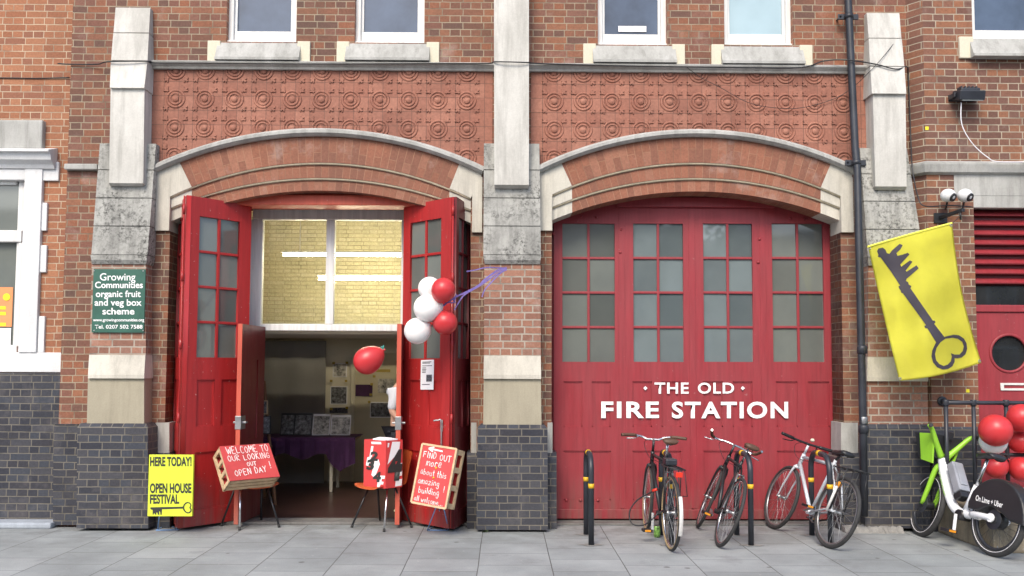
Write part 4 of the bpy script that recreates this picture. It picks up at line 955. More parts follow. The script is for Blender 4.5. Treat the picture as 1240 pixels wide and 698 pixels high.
c = P(1045.7, 509, -.68); MB().lathe([(.041, -.035), (.043, -.03), (.043, .03), (.041, .035)], 16, Matrix.Translation(c)).build('clip', 'steel', dp)
# cables
def cable(name, label, pts, r=.007, mat='black', k=5):
    mb = MB(); mb.tube([P(*p) for p in pts], r, 6, smooth=k); return tag(mb.build(name, mat), label, 'cable')
cable('cable', 'black cable running along the string course and across the white pilasters', [(70, 77, -.36), (85, 78, -.37), (118, 78, -.40), (131, 75, -.56), (180, 74.5, -.55), (186, 76, -.47), (260, 76.5, -.46), (390, 77.5, -.46), (520, 77, -.46), (590, 77, -.47), (600, 75, -.60), (640, 76, -.60), (650, 77, -.47), (760, 80, -.46), (900, 82, -.47), (970, 82, -.47), (998, 74, -.45), (1027, 73, -.54), (1060, 78, -.55), (1085, 84, -.56), (1098, 81, -.5), (1099.5, 90, -.42)])
cable('cable', 'black cable dropping down the corner of the right brick wall', [(1099.5, 81, -.38), (1101, 120, -.38), (1103, 170, -.40), (1105, 205, -.58), (1112, 240, -.62), (1121, 250, -.66), (1150, 249, -.64), (1178, 251, -.64)])
cable('cable', 'thin black wire slanting across the terracotta frieze', [(832, 82, -.46), (850, 95, -.40), (872, 106, -.40), (905, 124, -.40), (940, 131, -.40), (975, 130, -.40), (1020, 115, -.40), (1058, 82, -.56), (1090, 43, -.44)], .0035)
cable('cable', 'thin dark wire across the orange brick wall at far left', [(-80, 95, -.21), (0, 94.5, -.21), (45, 95, -.21), (84, 94, -.215)], .006)
cable('cable', 'pale wire hanging in a curve from the floodlight', [(1164, 124, -.64), (1164.5, 150, -.635), (1176, 172, -.635), (1195, 190, -.635), (1215, 196.5, -.635), (1300, 194, -.635)], .006, 'paper')
# floodlight
c = P(1173, 116, YR-.12); fld = thing('floodlight', 'dark grey security floodlight on the upper right brick wall', 'floodlight', c)
q = MB(); q.obox(c, (.135, 0, 0), (0, .085, .02), (0, -.012, .05), .012); q.obox(c+Vector((0, .0, .06)), (.1, 0, 0), (0, .05, .015), (0, 0, .025), .01)
for i in range(5): q.obox(c+Vector((-.08+.04*i, .02, .085)), (.006, 0, 0), (0, .04, 0), (0, 0, .012))
q.build('body', 'pipe', fld)
q = MB(); q.obox(c+Vector((.0, -.02, -.055)), (.11, 0, 0), (0, .06, .018), (0, 0, .004)); q.build('lens', 'pane', fld)
q = MB(); q.box(c.x-.16, c.x-.145, c.y-.02, YR, c.z-.02, c.z+.03, .004); q.box(c.x+.05, c.x+.07, c.y, YR, c.z, c.z+.04, .004); q.box(c.x-.16, c.x+.1, YR-.012, YR, c.z-.03, c.z+.04, .003); q.build('bracket', 'pipe', fld)
# twin spot lamps
a = P(1148, 237.5, YR-.14); sp_ = thing('spot_lamp', 'pair of round white spot lamps on a bracket above the flag', 'lamp', a)
for px, dx in ((1148, -.4), (1168.5, .15)):
    c = P(px, 237, YR-.16); rot = Matrix.Rotation(.5, 4, 'X') @ Matrix.Rotation(-.5, 4, 'Y')
    q = MB(); q.sphere(c, (.076, .076, .07)); hd = q.build('lamp_head', 'white_wall', sp_)
    q = MB(); n_ = Vector((.45, -.75, -.45)).normalized(); m_ = Matrix.Translation(c+n_*.058) @ n_.to_track_quat('Z', 'Y').to_matrix().to_4x4(); q.lathe([(.046, 0), (.044, .014), (.03, .016), (0, .010)], 20, m_); q.build('lens', 'black', hd)
    q = MB(); q.tube([c+Vector((0, .02, -.06)), c+Vector((.02, .08, -.1)), Vector((c.x+.05, YR, c.z-.11))], .01, 8, smooth=4); q.build('arm', 'black', sp_)
# yellow tags on the brickwork
for px, py, yy, lab in ((1122.5, 155.5, YR-.004, 'small yellow tag fixed to the upper brick corner'), (1172, 473.5, YR-.004, 'small yellow tag on the brickwork below the flag')):
    q = MB(); rb(q, px-2, py-2, px+2, py+2, yy, yy+.004, 0); tag(q.build('wall_tag', 'yellow_tag'), lab, 'tag')

# flag ---------------------------------------------------------------
def FY(px, py):                                                                # cloth hangs in soft folds
    v = (py-270)/190; u = (px-1050)/130
    return -1.0 + .07*math.sin(u*6.0+v*2.0) + .035*math.sin(u*12-v*3.5)*(.4+v) + .012*math.sin(u*5+v*19) + .06*u - .05*v
def fquad(u, v):
    tl, tr, br, bl = Vector((1051, 299)), Vector((1153, 270.5)), Vector((1188.5, 439.5)), Vector((1089, 461.5))
    p = (tl*(1-u)+tr*u)*(1-v)+(bl*(1-u)+br*u)*v
    p.x += -5.5*math.sin(v*PI)*(.35+.65*u)+1.5*math.sin(v*PI)*(1-u); p.y += 4.5*math.sin(u*PI)*(v-.15)
    return p
fg = thing('flag', 'yellow flag with a large charcoal key hanging from a wall bracket', 'flag', P(1150, 262, -.95))
fm = MB(); NU, NV = 40, 60; vs = [[None]*(NV+1) for _ in range(NU+1)]
for i in range(NU+1):
    for j in range(NV+1):
        p = fquad(i/NU, j/NV); vs[i][j] = fm.bm.verts.new(P(p.x, p.y, FY(p.x, p.y)))
for i in range(NU):
    for j in range(NV):
        f = fm.bm.faces.new((vs[i][j], vs[i][j+1], vs[i+1][j+1], vs[i+1][j])); f.smooth = True
bmesh.ops.solidify(fm.bm, geom=fm.bm.faces[:], thickness=.002)
fm.build('cloth', 'flag', fg)
fhem = MB(); fhem.tube([P(q.x, q.y, FY(q.x, q.y)) for q in [fquad(i/20, 0) for i in range(21)]], .011, 8); fhem.build('hem', 'flag', fg)
def zpx(x, y): return (1040+x/3.035, 250+y/3.035)
kx = [zpx(*p) for p in [(67,165),(72,155),(88,152),(98,160),(103,172),(112,175),(122,162),(150,138),(161,143),(153,158),(138,172),(142,182),(160,178),(180,171),(186,177),(152,214),(156,222),(188,199),(197,204),(172,236),(176,240),(212,217),(220,228),(176,266),(173,274),(181,279),(184,288),(193,293),(190,302),(272,420),(278,420),(282,426),(277,432),(314,480),(330,476),(348,472),(368,474),(386,486),(396,504),(398,524),(392,544),(378,556),(360,559),(352,558),(352,572),(344,588),(328,598),(308,600),(288,592),(273,574),(267,552),(270,530),(280,508),(284,500),(252,449),(244,448),(241,440),(247,437),(162,320),(156,318),(154,310),(148,302),(146,294),(152,292),(118,240),(80,188),(70,186),(72,178)]]
kh = [zpx(*p) for p in [(318,487),(300,500),(286,520),(280,543),(284,566),(296,580),(312,587),(327,582),(338,570),(342,552),(338,540),(352,545),(370,545),(382,532),(386,515),(380,498),(364,487),(344,483)]]
me = fill2d([kx, kh]); kb_ = bmesh.new(); kb_.from_mesh(me); bpy.data.meshes.remove(me)
for k in range(1045, 1190, 5): bmesh.ops.bisect_plane(kb_, geom=kb_.verts[:]+kb_.edges[:]+kb_.faces[:], plane_co=(k, 0, 0), plane_no=(1, 0, 0))
for k in range(270, 470, 5): bmesh.ops.bisect_plane(kb_, geom=kb_.verts[:]+kb_.edges[:]+kb_.faces[:], plane_co=(0, k, 0), plane_no=(0, 1, 0))
for v in kb_.verts: v.co = P(v.co.x, v.co.y, FY(v.co.x, v.co.y)-.005)
for f in kb_.faces: f.smooth = True
km = MB(); km.bm.free(); km.bm = kb_; km.build('printed_key', 'key', fg)
for u, v in ((.015, .012), (.985, .012), (.985, .985), (.015, .985)):
    q_ = fquad(u, v); c = P(q_.x, q_.y, FY(q_.x, q_.y)-.004); q = MB(); q.torus(.011, .004, Matrix.Translation(c) @ Matrix.Rotation(PI/2, 4, 'X'), 16, 6); q.build('eyelet', 'steel', fg)
bk = thing('flag_bracket', 'black metal bracket on the brick wall holding the yellow flag', 'bracket', P(1140, 264, YR))
q = MB(); a = P(1136, 264, YR); q.box(a.x-.05, a.x+.09, YR-.02, YR, a.z-.06, a.z+.05, .005); q.build('plate', 'black', bk)
q = MB(); q.bar(P(1138, 264, YR-.01), P(1166.5, 254.5, YR-.36), .035, .035, bev=.004); e = P(1163, 256, YR-.33); q.tube([e, e+Vector((0, 0, -.09))], .01, 8); q.build('arm', 'black', bk)
q = MB(); q.tube([P(1163, 262, YR-.33), P(1153, 270.5, -.93)], .004, 6); q.build('tie', 'black', bk)

# green sign ----------------------------------------------------------
def flat_sign(name, label, cat, px0, py0, px1, py1, Y, mat, th=.012, bev=.003):
    x0, x1, z0, z1 = RX((px0, py0), (px1, py1), Y); t = thing(name, label, cat, ((x0+x1)/2, Y, z0))
    MB().box(x0, x1, Y, Y+th, z0, z1, bev).build('panel', mat, t); return t
gs = flat_sign('wall_sign', 'dark green sign with white lettering on the left brick pier', 'sign', 112, 326, 175.3, 403, -.545, 'green_sign')
for wd_, x0, y0, x1, y1, bo in (('Growing', 121, 331, 164, 342.8, .008), ('Communities', 115, 341.3, 173, 349.2, .02), ('organic fruit', 116, 352, 170.5, 362.5, .018), ('and veg box', 114.5, 362.5, 171.5, 373, .018), ('scheme', 124, 373, 162.8, 381.2, .018), ('www.growingcommunities.org', 112.6, 386, 174.6, 390.6, .02), ('Tel. 0207 502 7588', 114.8, 393.6, 172.6, 398.3, .015)):
    q = MB(); text_px(q, wd_, x0, y0, x1, y1, -.5465, bo, 1.0); q.build('lettering', 'letter', gs)
for px, py in ((114, 328.5), (173.3, 328.5), (114, 400.5), (173.3, 400.5)):
    p = P(px, py, -.545); q = MB(); q.lathe([(.008, 0), (.005, .004), (0, .005)], 8, Matrix.Translation(p) @ Matrix.Rotation(PI/2, 4, 'X')); q.build('screw', 'steel', gs)

# ------------------------------------------------------------------ pavement furniture
def box_from_edges(mb, O, U, V, W): mb.prism([O, O+U, O+U+V, O+V], W)
# yellow festival poster on a wire easel
Yp = -.80
yp = thing('poster_board', 'lime yellow festival poster board with a black key on a blue wire easel', 'sign', (P(206, 640, Yp).x, Yp, 0))
x0, x1, z0, z1 = RX((179.5, 551), (233.5, 625.5), Yp); q = MB(); q.box(x0, x1, Yp, Yp+.035, z0, z1, .003); q.build('board', 'lime_card', yp)
for wd_, a0, b0, a1, b1 in (('HERE TODAY!', 181.7, 553.3, 232, 565), ('OPEN HOUSE', 181.5, 585.4, 231.8, 597.6), ('FESTIVAL', 181.5, 598.8, 217, 610.5)):
    q = MB(); text_px(q, wd_, a0, b0, a1, b1, Yp-.0015, .04, 1.0); q.build('lettering', 'ink', yp)
def ypx(x, y): p = P(170+x/5.817, 530+y/5.817, Yp-.0015); return (p.x, p.z)
k1 = [ypx(*p) for p in [(70,492),(150,490),(298,488),(304,474),(316,460),(332,454),(346,457),(357,467),(360,480),(354,494),(362,508),(359,522),(348,533),(332,535),(316,528),(304,514),(299,501),(152,506),(150,544),(142,545),(138,520),(132,522),(133,544),(124,545),(118,528),(112,530),(112,543),(104,544),(100,534),(94,536),(92,545),(86,543),(86,510),(70,506)]]
k2 = [ypx(*p) for p in [(308,495),(314,512),(326,525),(340,527),(351,518),(353,508),(344,494),(352,480),(350,470),(340,462),(328,464),(316,473),(310,484)]]
q = MB(); me = fill2d([k1, k2])
for v in me.vertices: v.co = (v.co.x, Yp-.0015, v.co.y)
q.addmesh(me); q.build('printed_key', 'ink', yp)
q = MB(); f0 = [P(196, 600, Yp+.05), G(191.5, 642)]; q.tube([P(196, 600, Yp+.05), G(191, 642)+Vector((0, 0, .006))], .007, 6); q.tube([P(211, 600, Yp+.05), G(215, 641)+Vector((0, 0, .006))], .007, 6)
q.tube([P(203, 590, Yp+.05), G(203, 636)+Vector((0, 0, .006))], .007, 6); a, b, c = G(189, 643)+Vector((0, 0, .006)), G(216, 642.5)+Vector((0, 0, .006)), G(203, 636)+Vector((0, 0, .006)); q.tube([a, b, c, a], .006, 6); q.build('easel', 'blue_wire', yp)

# orange chairs
def chair(label, feet, fwd, group, black_far=True):
    c = sum((Vector((f.x, f.y, 0)) for f in feet), Vector())/4; ang = math.atan2(fwd[1], fwd[0])
    m_ = Matrix.Translation(c) @ Matrix.Rotation(ang, 4, 'Z')
    t = thing('plastic_chair', label, 'chair', group=group, mat=m_, world=False)
    prof = [(.215, .415), (.205, .435), (.17, .440), (.05, .432), (-.08, .428), (-.15, .440), (-.195, .475), (-.215, .53), (-.235, .63), (-.26, .74), (-.275, .80)]
    prof = [Vector((x, 0, z)) for x, z in prof]; prof = catmull(prof, 4); n = len(prof)
    q = MB(); NW = 14; grid = []
    for i, p in enumerate(prof):
        tt = i/(n-1); wdt = .205 if tt < .45 else .205-.02*math.sin((tt-.45)/.55*PI) 
        if tt > .93: wdt *= 1-.35*((tt-.93)/.07)**2
        if tt < .05: wdt *= 1-.12*(1-tt/.05)
        row = []
        for k in range(NW+1):
            s_ = -1+2*k/NW; lift = .022*abs(s_)**3
            row.append(q.bm.verts.new((p.x+(lift if tt > .5 else 0), s_*wdt, p.z+(lift if tt <= .5 else 0))))
        grid.append(row)
    for i in range(n-1):
        for k in range(NW): 
            f = q.bm.faces.new((grid[i][k], grid[i][k+1], grid[i+1][k+1], grid[i+1][k])); f.smooth = True
    bmesh.ops.solidify(q.bm, geom=q.bm.faces[:], thickness=-.008)
    q.build('seat_shell', 'orange', t)
    inv = m_.inverted()
    loc = [inv @ Vector((f.x, f.y, 0)) for f in feet]
    for f, wf_ in zip(loc, feet):
        sy = .15 if f.y > 0 else -.15; sx = .05 if f.x > 0 else -.05
        near = wf_.y < c.y-.05 or (abs(wf_.y-c.y) < .06 and False)
        q = MB(); q.tube([(sx, sy, .43), (f.x, f.y, .012)], .011, 8); lg = q.build('leg', 'chrome' if f in loc and near else 'black', t)  # far legs black as painted shade, near legs chrome
        q = MB(); q.tube([(f.x+(sx-f.x)*.05, f.y+(sy-f.y)*.05, .03), (f.x, f.y, .0)], .014, 8); q.build('foot_cap', 'rubber', lg)
    for sy in (-.15, .15):
        q = MB(); q.tube([(.07, sy, .428), (-.12, sy, .424)], .011, 8); q.build('seat_rail', 'black', t)
    return t
E, F_, G_, H_ = G(268, 637.4), G(290, 642.6), G(316, 633), G(338, 639)
chair('orange plastic chair with thin metal legs under the white lettered crate', [E, F_, G_, H_], (.7, -.7), 'orange plastic chairs')
A_, B_, C_, D_ = G(425.8, 639.2), G(460.3, 634), G(465, 644.4), G(498.5, 639.2)
chair('orange plastic chair with thin metal legs under the numbered red box', [A_, B_, C_, D_], (-.7, -.7), 'orange plastic chairs')

# red-fronted wooden crates with chalk lettering
def crate(name, label, O, U, V, D, lines, mat_front, nslat=3):
    """O top-left front corner, U along the top, V down the side, D depth (away)"""
    n_ = U.cross(V).normalized()                                               # towards the viewer
    if n_.y > 0: n_ = -n_
    base = O+U/2+V; t = thing(name, label, 'crate', base)
    W_ = -n_*D; u, v = U.normalized(), V.normalized()
    q = MB(); q.prism([O, O+U, O+U+V, O+V], W_*.06); q.build('front_board', mat_front, t)
    q = MB()
    b0, b1 = W_*.06, W_
    tk = .018
    for k in range(2):                                                         # long sides: top and bottom slats
        for j in range(3):
            a, bb = W_*(.1+.31*j), W_*(.1+.31*j+.22)
            if k == 0: q.prism([O+a, O+U+a, O+U+a+v*tk, O+a+v*tk], bb-a)
            else: q.prism([O+V+a-v*tk, O+V+U+a-v*tk, O+V+U+a, O+V+a], bb-a)
    for e_, sg in ((O, 1), (O+U, -1)):                                          # short ends: open frame with cross bars
        s_ = u*sg
        for lo, hi in ((.06, .22), (.82, 1.0)): q.prism([e_+W_*lo, e_+W_*hi, e_+W_*hi+V, e_+W_*lo+V], s_*tk)
        for j in range(nslat+1):
            cc = V*(j/nslat)*(1-.09); q.prism([e_+W_*.06+cc+s_*.001, e_+W_+cc+s_*.001, e_+W_+cc+V*.09+s_*.001, e_+W_*.06+cc+V*.09+s_*.001], s_*(tk+.004))
    bmesh.ops.recalc_face_normals(q.bm, faces=q.bm.faces[:]); q.build('slatted_frame', 'wood', t)
    q = MB(); q.prism([O+W_*.9+u*tk+v*tk, O+W_*.9+U-u*tk+v*tk, O+W_*.9+U-u*tk+V-v*tk, O+W_*.9+u*tk+V-v*tk], W_*.05); q.build('back_board', mat_front, t)
    for line, lx, ly, lw, lh, sl in lines:
        wd = lambda s_: sum(NARROW.get(c, 1.0)+.28 for c in s_)
        tot = wd(line); pos = 0
        for word in line.split(' '):                                           # one mesh per chalked word
            q = MB(); Ov = O+U*lx+V*(ly+lh)+(U*lw+V*sl)*(pos/tot); hand(q, word, Ov, (U*lw+V*sl)*(wd(word)/tot), -V*lh, n_, .0068); q.build('chalk_lettering', 'chalk', t)
            pos += wd(word)+wd(' ')
    return t, n_
O = P(266, 540.7, -.68); TRc = P(325.6, 537, -.32); BLc = P(280, 582.4, -.86)
U = TRc-O; V = BLc-O; V = V-U*(V.dot(U)/U.length_squared)
crate('wooden_crate', 'red fronted wooden crate chalked with an open day welcome, propped on a chair', O, U, V, .2,
    [('WELCOME TO', .10, .04, .86, .20, .0), ('OUR LOOKING', .08, .30, .86, .16, -.02), ('OUT', .42, .515, .20, .115, 0), ('OPEN DAY', .13, .73, .66, .16, -.05), ('!', .85, .55, .08, .2, 0)], 'board_red')
O = P(512, 537.7, -.85); TRc = P(554.3, 542.3, -.85); BLc = P(505.4, 609.4, -.95)
U = TRc-O; V = BLc-O; V = V-U*(V.dot(U)/U.length_squared)
dd = Vector((.0, .05, 0)); U = U+Vector((0, -.17, 0)); V = V-U*(V.dot(U)/U.length_squared)
t, n_ = crate('wooden_crate', 'tall red fronted crate chalked with an arrow pointing to the open doorway', O, U, V, .18,
    [('FIND OUT', .08, .115, .84, .10, .02), ('more', .22, .225, .46, .13, 0), ('about this', .10, .40, .78, .10, .02), ('amazing', .08, .565, .64, .10, .0), ('building', .14, .715, .62, .10, .0), ('!', .84, .64, .06, .1, 0), ('all welcome...', .06, .87, .86, .085, .02)], 'sign_red')
u, v = U.normalized(), V.normalized()
q = MB(); e1 = .018
for a, b in ((O, O+U), (O+V, O+U+V)): q.bar(a+n_*.004, b+n_*.004, .02, .01, n_)
for a, b in ((O, O+V), (O+U, O+U+V)): q.bar(a+n_*.005, b+n_*.005, .02, .012, n_)
q.build('frame', 'wood', t)
q = MB(); hw = .02
def au(x, y): return O+U*x+V*y+n_*.004
def rib(mb, pts, w):
    for a, b in zip(pts, pts[1:]):
        d_ = b-a; s_ = n_.cross(d_).normalized()*w/2; mb.quad(a-s_, b-s_, b+s_, a+s_)
rib(q, [au(.62, .075), au(.2, .06)], .016); rib(q, [au(.36, .025), au(.2, .06), au(.34, .105)], .016); q.build('chalk_arrow', 'chalk', t)
for x_, y_ in ((.52, .365), (.50, .535)):
    q = MB(); q.lathe([(.012, 0), (.008, .004), (0, .004)], 10, Matrix.Translation(au(x_, y_)) @ n_.to_track_quat('Z', 'Y').to_matrix().to_4x4()); q.build('sticker', 'yellow_band', t)
ez = thing('wire_easel', 'blue wire easel standing under the tall red crate', 'easel', G(531, 641))
q = MB(); tp = O+U*.55+V*.8-n_*.17
for px, py in ((517.5, 643), (543.5, 643), (531, 636)): q.tube([tp, G(px, py)+Vector((0, 0, .006))], .006, 6)
a, b, c = [G(px, py)+Vector((0, 0, .006)) for px, py in ((517.5, 643), (543.5, 643), (531, 636))]; q.tube([a, b, c, a], .006, 6)
q.tube([O+V*1.01-n_*.02+U*.15, O+V*1.01-n_*.02+U*.85], .006, 6); q.tube([tp, O+V*1.01-n_*.02+U*.3], .006, 6); q.tube([tp, O+V*1.01-n_*.02+U*.7], .006, 6)
q.build('wire_frame', 'blue_wire', ez)

# numbered red box on the second chair
def num_shapes(t, O, U, V, n_, kind):
    def quadp(pts, mat, off, nm='printed_shape'):
        q = MB(); q.bm.faces.new([q.bm.verts.new(O+U*x+V*y+n_*off) for x, y in pts]); q.build(nm, mat, t)
    def num(s_, x, y, w_, h_, sl, off, mat):
        q = MB(); put_text(q, s_, O+U*x+V*(y+h_), U*w_, -V*h_+U*sl, .06, n_*off); q.build('printed_number', mat, t)
    if kind == 0:
        quadp([(.33, .04), (.78, .03), (.8, .08), (.35, .09)], 'letter', .002); quadp([(.34, .13), (.44, .13), (.38, .36), (.25, .4)], 'letter', .002)
        quadp([(.16, .38), (.34, .34), (.28, .56), (.1, .55)], 'letter', .002); quadp([(.5, .44), (.68, .4), (.74, .5), (.62, .66), (.5, .8), (.36, .74)], 'letter', .002)
        quadp([(.68, .74), (.98, .73), (.96, .8), (.84, .8), (.82, .86), (.92, .86), (.9, .92), (.78, .92), (.74, 1), (.62, 1)], 'letter', .002)
        num('2', .28, .24, .36, .2, .05, .004, 'ink'); num('3', .12, .42, .34, .22, .06, .004, 'ink'); num('4', .42, .66, .36, .22, .05, .004, 'ink')
    else:
        quadp([(.36, .03), (.84, .04), (.78, .25), (.1, .50)], 'letter', .002); quadp([(.16, .48), (.7, .34), (.72, .4), (.2, .54)], 'sign_red', .003); quadp([(.86, .5), (.97, .49), (.95, .58), (.84, .58)], 'letter', .002)
        quadp([(.66, .68), (.98, .66), (.96, .76), (.66, .77)], 'letter', .002); quadp([(.6, .84), (.98, .83), (.96, .97), (.56, .98)], 'letter', .002); quadp([(.1, .05), (.2, .05), (.16, .14), (.08, .14)], 'letter', .002)
        num('4', .06, .2, .84, .66, .14, .005, 'ink')
cz = .437
K = P(466.8, 589, -.62); K.z = cz; Lc = P(440.2, 589, -.44); Lc.z = cz; Rc = P(487, 589, -.46); Rc.z = cz
up = Vector((0, 0, P(466.8, 534, -.62).z-cz))
nb = thing('display_box', 'red cardboard box printed with black numbers 2 3 4 on an orange chair', 'box', (K+Lc+Rc)/3)
q = MB(); ba = Lc+Rc-K; q.prism([K, Lc, ba, Rc], up); q.build('carton', 'sign_red', nb)
for a, b, kd in ((Lc, K, 0), (K, Rc, 1)):
    Uv = b-a; nn = Uv.cross(up).normalized(); nn = nn if nn.y < 0 else -nn; num_shapes(nb, a+up, Uv, -up, nn, kd)
q = MB(); q.prism([Lc+up*1.001+(K-Lc)*.4, Lc+up*1.001+(K-Lc)*.95, Lc+up*1.03+(K-Lc)*.95+(ba-Lc)*.4, Lc+up*1.03+(K-Lc)*.4+(ba-Lc)*.4], (0, 0, .012)); q.prism([K+up*1.001+(Rc-K)*.1, K+up*1.001+(Rc-K)*.7, K+up*1.02+(Rc-K)*.7+(ba-Rc)*.5, K+up*1.02+(Rc-K)*.1+(ba-Rc)*.5], (0, 0, .012)); 
q.build('leaflet_stack', 'paper', nb)

# notice on the open door leaf
def PV(px, py, A, B):                                                          # pixel on the vertical plane through A and B
    d = ray(px, py); n2 = Vector((-(B.y-A.y), B.x-A.x, 0)); return CAM+d*((Vector((A.x, A.y, 0))-Vector((CAM.x, CAM.y, 0))).dot(n2)/d.dot(n2))
a, b, c = [PV(x, y, FR_, NR) for x, y in ((509.8, 472), (525.5, 472), (510.5, 436.3))]
fn = (b-a).cross(c-a).normalized(); fn = fn if fn.y < 0 else -fn
nt_ = thing('notice', 'white printed notice taped to the open red door leaf below the balloons', 'notice', a)
q = MB(); q.prism([a+fn*.006, b+fn*.006, b+(c-a)+fn*.006, c+fn*.006], fn*.002); q.build('sheet', 'paper', nt_)
def nrect(x0, y0, x1, y1, mat, nm): 
    q = MB(); U_, V_ = b-a, c-a; q.quad(*[a+U_*x+V_*y+fn*.010 for x, y in ((x0, y0), (x1, y0), (x1, y1), (x0, y1))]); q.build(nm, mat, nt_)
nrect(.45, .27, .88, .50, 'print', 'photo')
for y_, w_ in ((.92, .7), (.88, .6), (.79, .75), (.72, .3), (.67, .32), (.62, .3), (.57, .28), (.16, .6)): nrect(.12, y_, .12+w_, y_+.022, 'print', 'text_line')

# ------------------------------------------------------------------ balloons
def balloon(label, cx, cy, Y, rpx, mat, tail=(0, 0, -1), group=None, stretch=1.1):
    c = P(cx, cy, Y); r = rpx*(Y+10)/F_PX; d_ = Vector(tail).normalized()
    m_ = Matrix.Translation(c) @ d_.to_track_quat('Z', 'Y').to_matrix().to_4x4()
    t = thing('balloon', label, 'balloon', group=group, mat=m_, world=False)
    prof = []
    for i in range(17):
        a_ = PI*i/16; z_ = -math.cos(a_); rr = math.sin(a_)
        if z_ > 0: z_ = z_*(1+ (stretch-1)*1.6); rr *= 1-.10*max(0, z_)**2
        prof.append((rr*r, z_*r))
    prof[0] = (0, prof[0][1]); zt = prof[-1][1]; prof[-1] = (r*.05, zt)
    q = MB(); q.lathe(prof, 28); q.build('envelope', mat, t)
    q = MB(); q.lathe([(r*.05, zt), (r*.06, zt+r*.04), (r*.035, zt+r*.06), (r*.1, zt+r*.14), (r*.09, zt+r*.15)], 12); q.build('knot', mat, t)
    return t
gb = 'balloons tied to the open door'
balloon('topmost white balloon of the bunch on the open red door', 520.5, 349.5, -.92, 14.3, 'balloon_white', (.7, .1, -.6), gb)
balloon('middle white balloon between the two red balloons of the door bunch', 517.6, 373.3, -.98, 16.8, 'balloon_white', (.9, .2, .2), gb)
balloon('lowest white balloon of the bunch on the open red door', 505.3, 401, -.92, 16.0, 'balloon_white', (.8, .2, .6), gb)
balloon('upper red balloon of the bunch on the open red door', 537, 351.3, -1.06, 14.8, 'balloon_red', (-.3, .3, -.8), gb)
balloon('lower red balloon of the bunch on the open red door', 539, 390.8, -.95, 15.0, 'balloon_red', (-.6, .3, .6), gb)
balloon('single red balloon drifting in the open doorway', 444.6, 437.2, -.5, 16.6, 'balloon_red', (.85, 0, .55), None, 1.25)
gr = 'balloons tied to the handrail'
balloon('large red balloon in front of the handrail above the bicycle saddle', 1205.5, 521.4, -1.25, 19.3, 'balloon_red', (.3, .6, -.3), gr)
balloon('white balloon peeping out below the large red one on the handrail', 1202.8, 534.5, -1.12, 16, 'balloon_white', (.3, .6, .2), gr)
balloon('topmost red balloon on the handrail at the right edge', 1237, 506, -1.15, 16.5, 'balloon_red', (-.3, .5, -.6), gr)
balloon('red balloon just under the topmost one on the handrail at the right edge', 1236, 535, -1.0, 14, 'balloon_red', (-.5, .5, 0), gr)
balloon('red balloon low behind the bicycle seat post', 1206, 565, -1.05, 14, 'balloon_red', (.5, .4, .5), gr)
balloon('red balloon below the handrail at the right edge beside the black mudguard', 1238, 569, -1.05, 14.5, 'balloon_red', (-.5, .4, .5), gr)
def ribbon(mb, pts, w):
    ps = catmull([Vector(p) for p in pts], 6)
    for a, b in zip(ps, ps[1:]):
        s_ = (b-a).cross(Vector((0, 1, .2))).normalized()*w/2; f = [mb.bm.verts.new(x) for x in (a-s_, b-s_, b+s_, a+s_)]; mb.bm.faces.new(f)
def rpx(x, y, Y=-.85): return P(420+x/4.105, 310+y/4.105, Y)
q = MB()
for pts in ([(478, 246), (540, 205), (600, 180), (700, 120), (795, 62)], [(478, 250), (550, 200), (640, 155), (720, 95), (790, 60)], [(595, 78), (640, 70), (700, 58), (792, 62)], [(535, 270), (560, 225), (590, 190), (660, 150), (740, 95), (795, 70)], [(672, 205), (685, 170), (720, 130), (760, 90), (796, 66)], [(670, 130), (700, 105), (750, 70), (795, 58)], [(480, 246), (500, 230), (530, 232), (545, 190)], [(540, 236), (532, 215), (545, 195)]):
    ribbon(q, [rpx(x, y, -.98+.0006*(x-478)) for x, y in pts], .0125)
bmesh.ops.solidify(q.bm, geom=q.bm.faces[:], thickness=.0015)
tag(q.build('ribbon', 'ribbon'), 'purple ribbons streaming from the balloon bunch across to the brick pier', 'ribbon')
q = MB()
for k in range(4):
    pts = [P(445+4+i*3.2, 433-2.5*i+3*math.sin(i*2+k*1.6), -.5) for i in range(6)]; q.tube(pts, .004, 5, smooth=4)
tag(q.build('ribbon', 'teal'), 'curled teal ribbon tying the single red balloon in the doorway', 'ribbon')

# ------------------------------------------------------------------ bicycle stands
def hoop(label, X):
    t = thing('bike_stand', label, 'bike stand', (X, -1.0, 0), 'black hoop bicycle stands')
    y0, y1, zt, r = -1.275, -.745, .845, .027
    pts = [Vector((X, y0, 0)), Vector((X, y0, zt-.16))]
    for k in range(1, 8): a_ = PI/2*k/8; pts.append(Vector((X, y0+.16*(1-math.cos(a_)), zt-.16+.16*math.sin(a_))))
    for k in range(0, 8): a_ = PI/2*k/8; pts.append(Vector((X, y1-.16+.16*math.sin(a_), zt-.16+.16*math.cos(a_))))
    pts += [Vector((X, y1, zt-.16)), Vector((X, y1, 0))]
    MB().tube(pts, r, 14).build('hoop', 'pipe', t)
    for yy in (y0, y1): MB().lathe([(r+.002, .535), (r+.002, .578)], 16, Matrix.Translation((X, yy, 0))).build('reflective_band', 'yellow_band', t)
    MB().tube([(X, -.96, zt+.0), (X, -1.02, zt+.0)], r+.002, 14).build('reflective_band', 'yellow_band', t)
    for yy in (y0, y1):
        q = MB(); pr_ = []
        k = 16; vs_ = [q.bm.verts.new((X+(.09+.03*math.sin(j*2.3+X*3))*math.cos(j*2*PI/k)*1.2, yy+(.06+.02*math.sin(j*1.7+X))*math.sin(j*2*PI/k), .004)) for j in range(k)]
        q.bm.faces.new(vs_); q.build('mortar_patch', 'mortar', t)
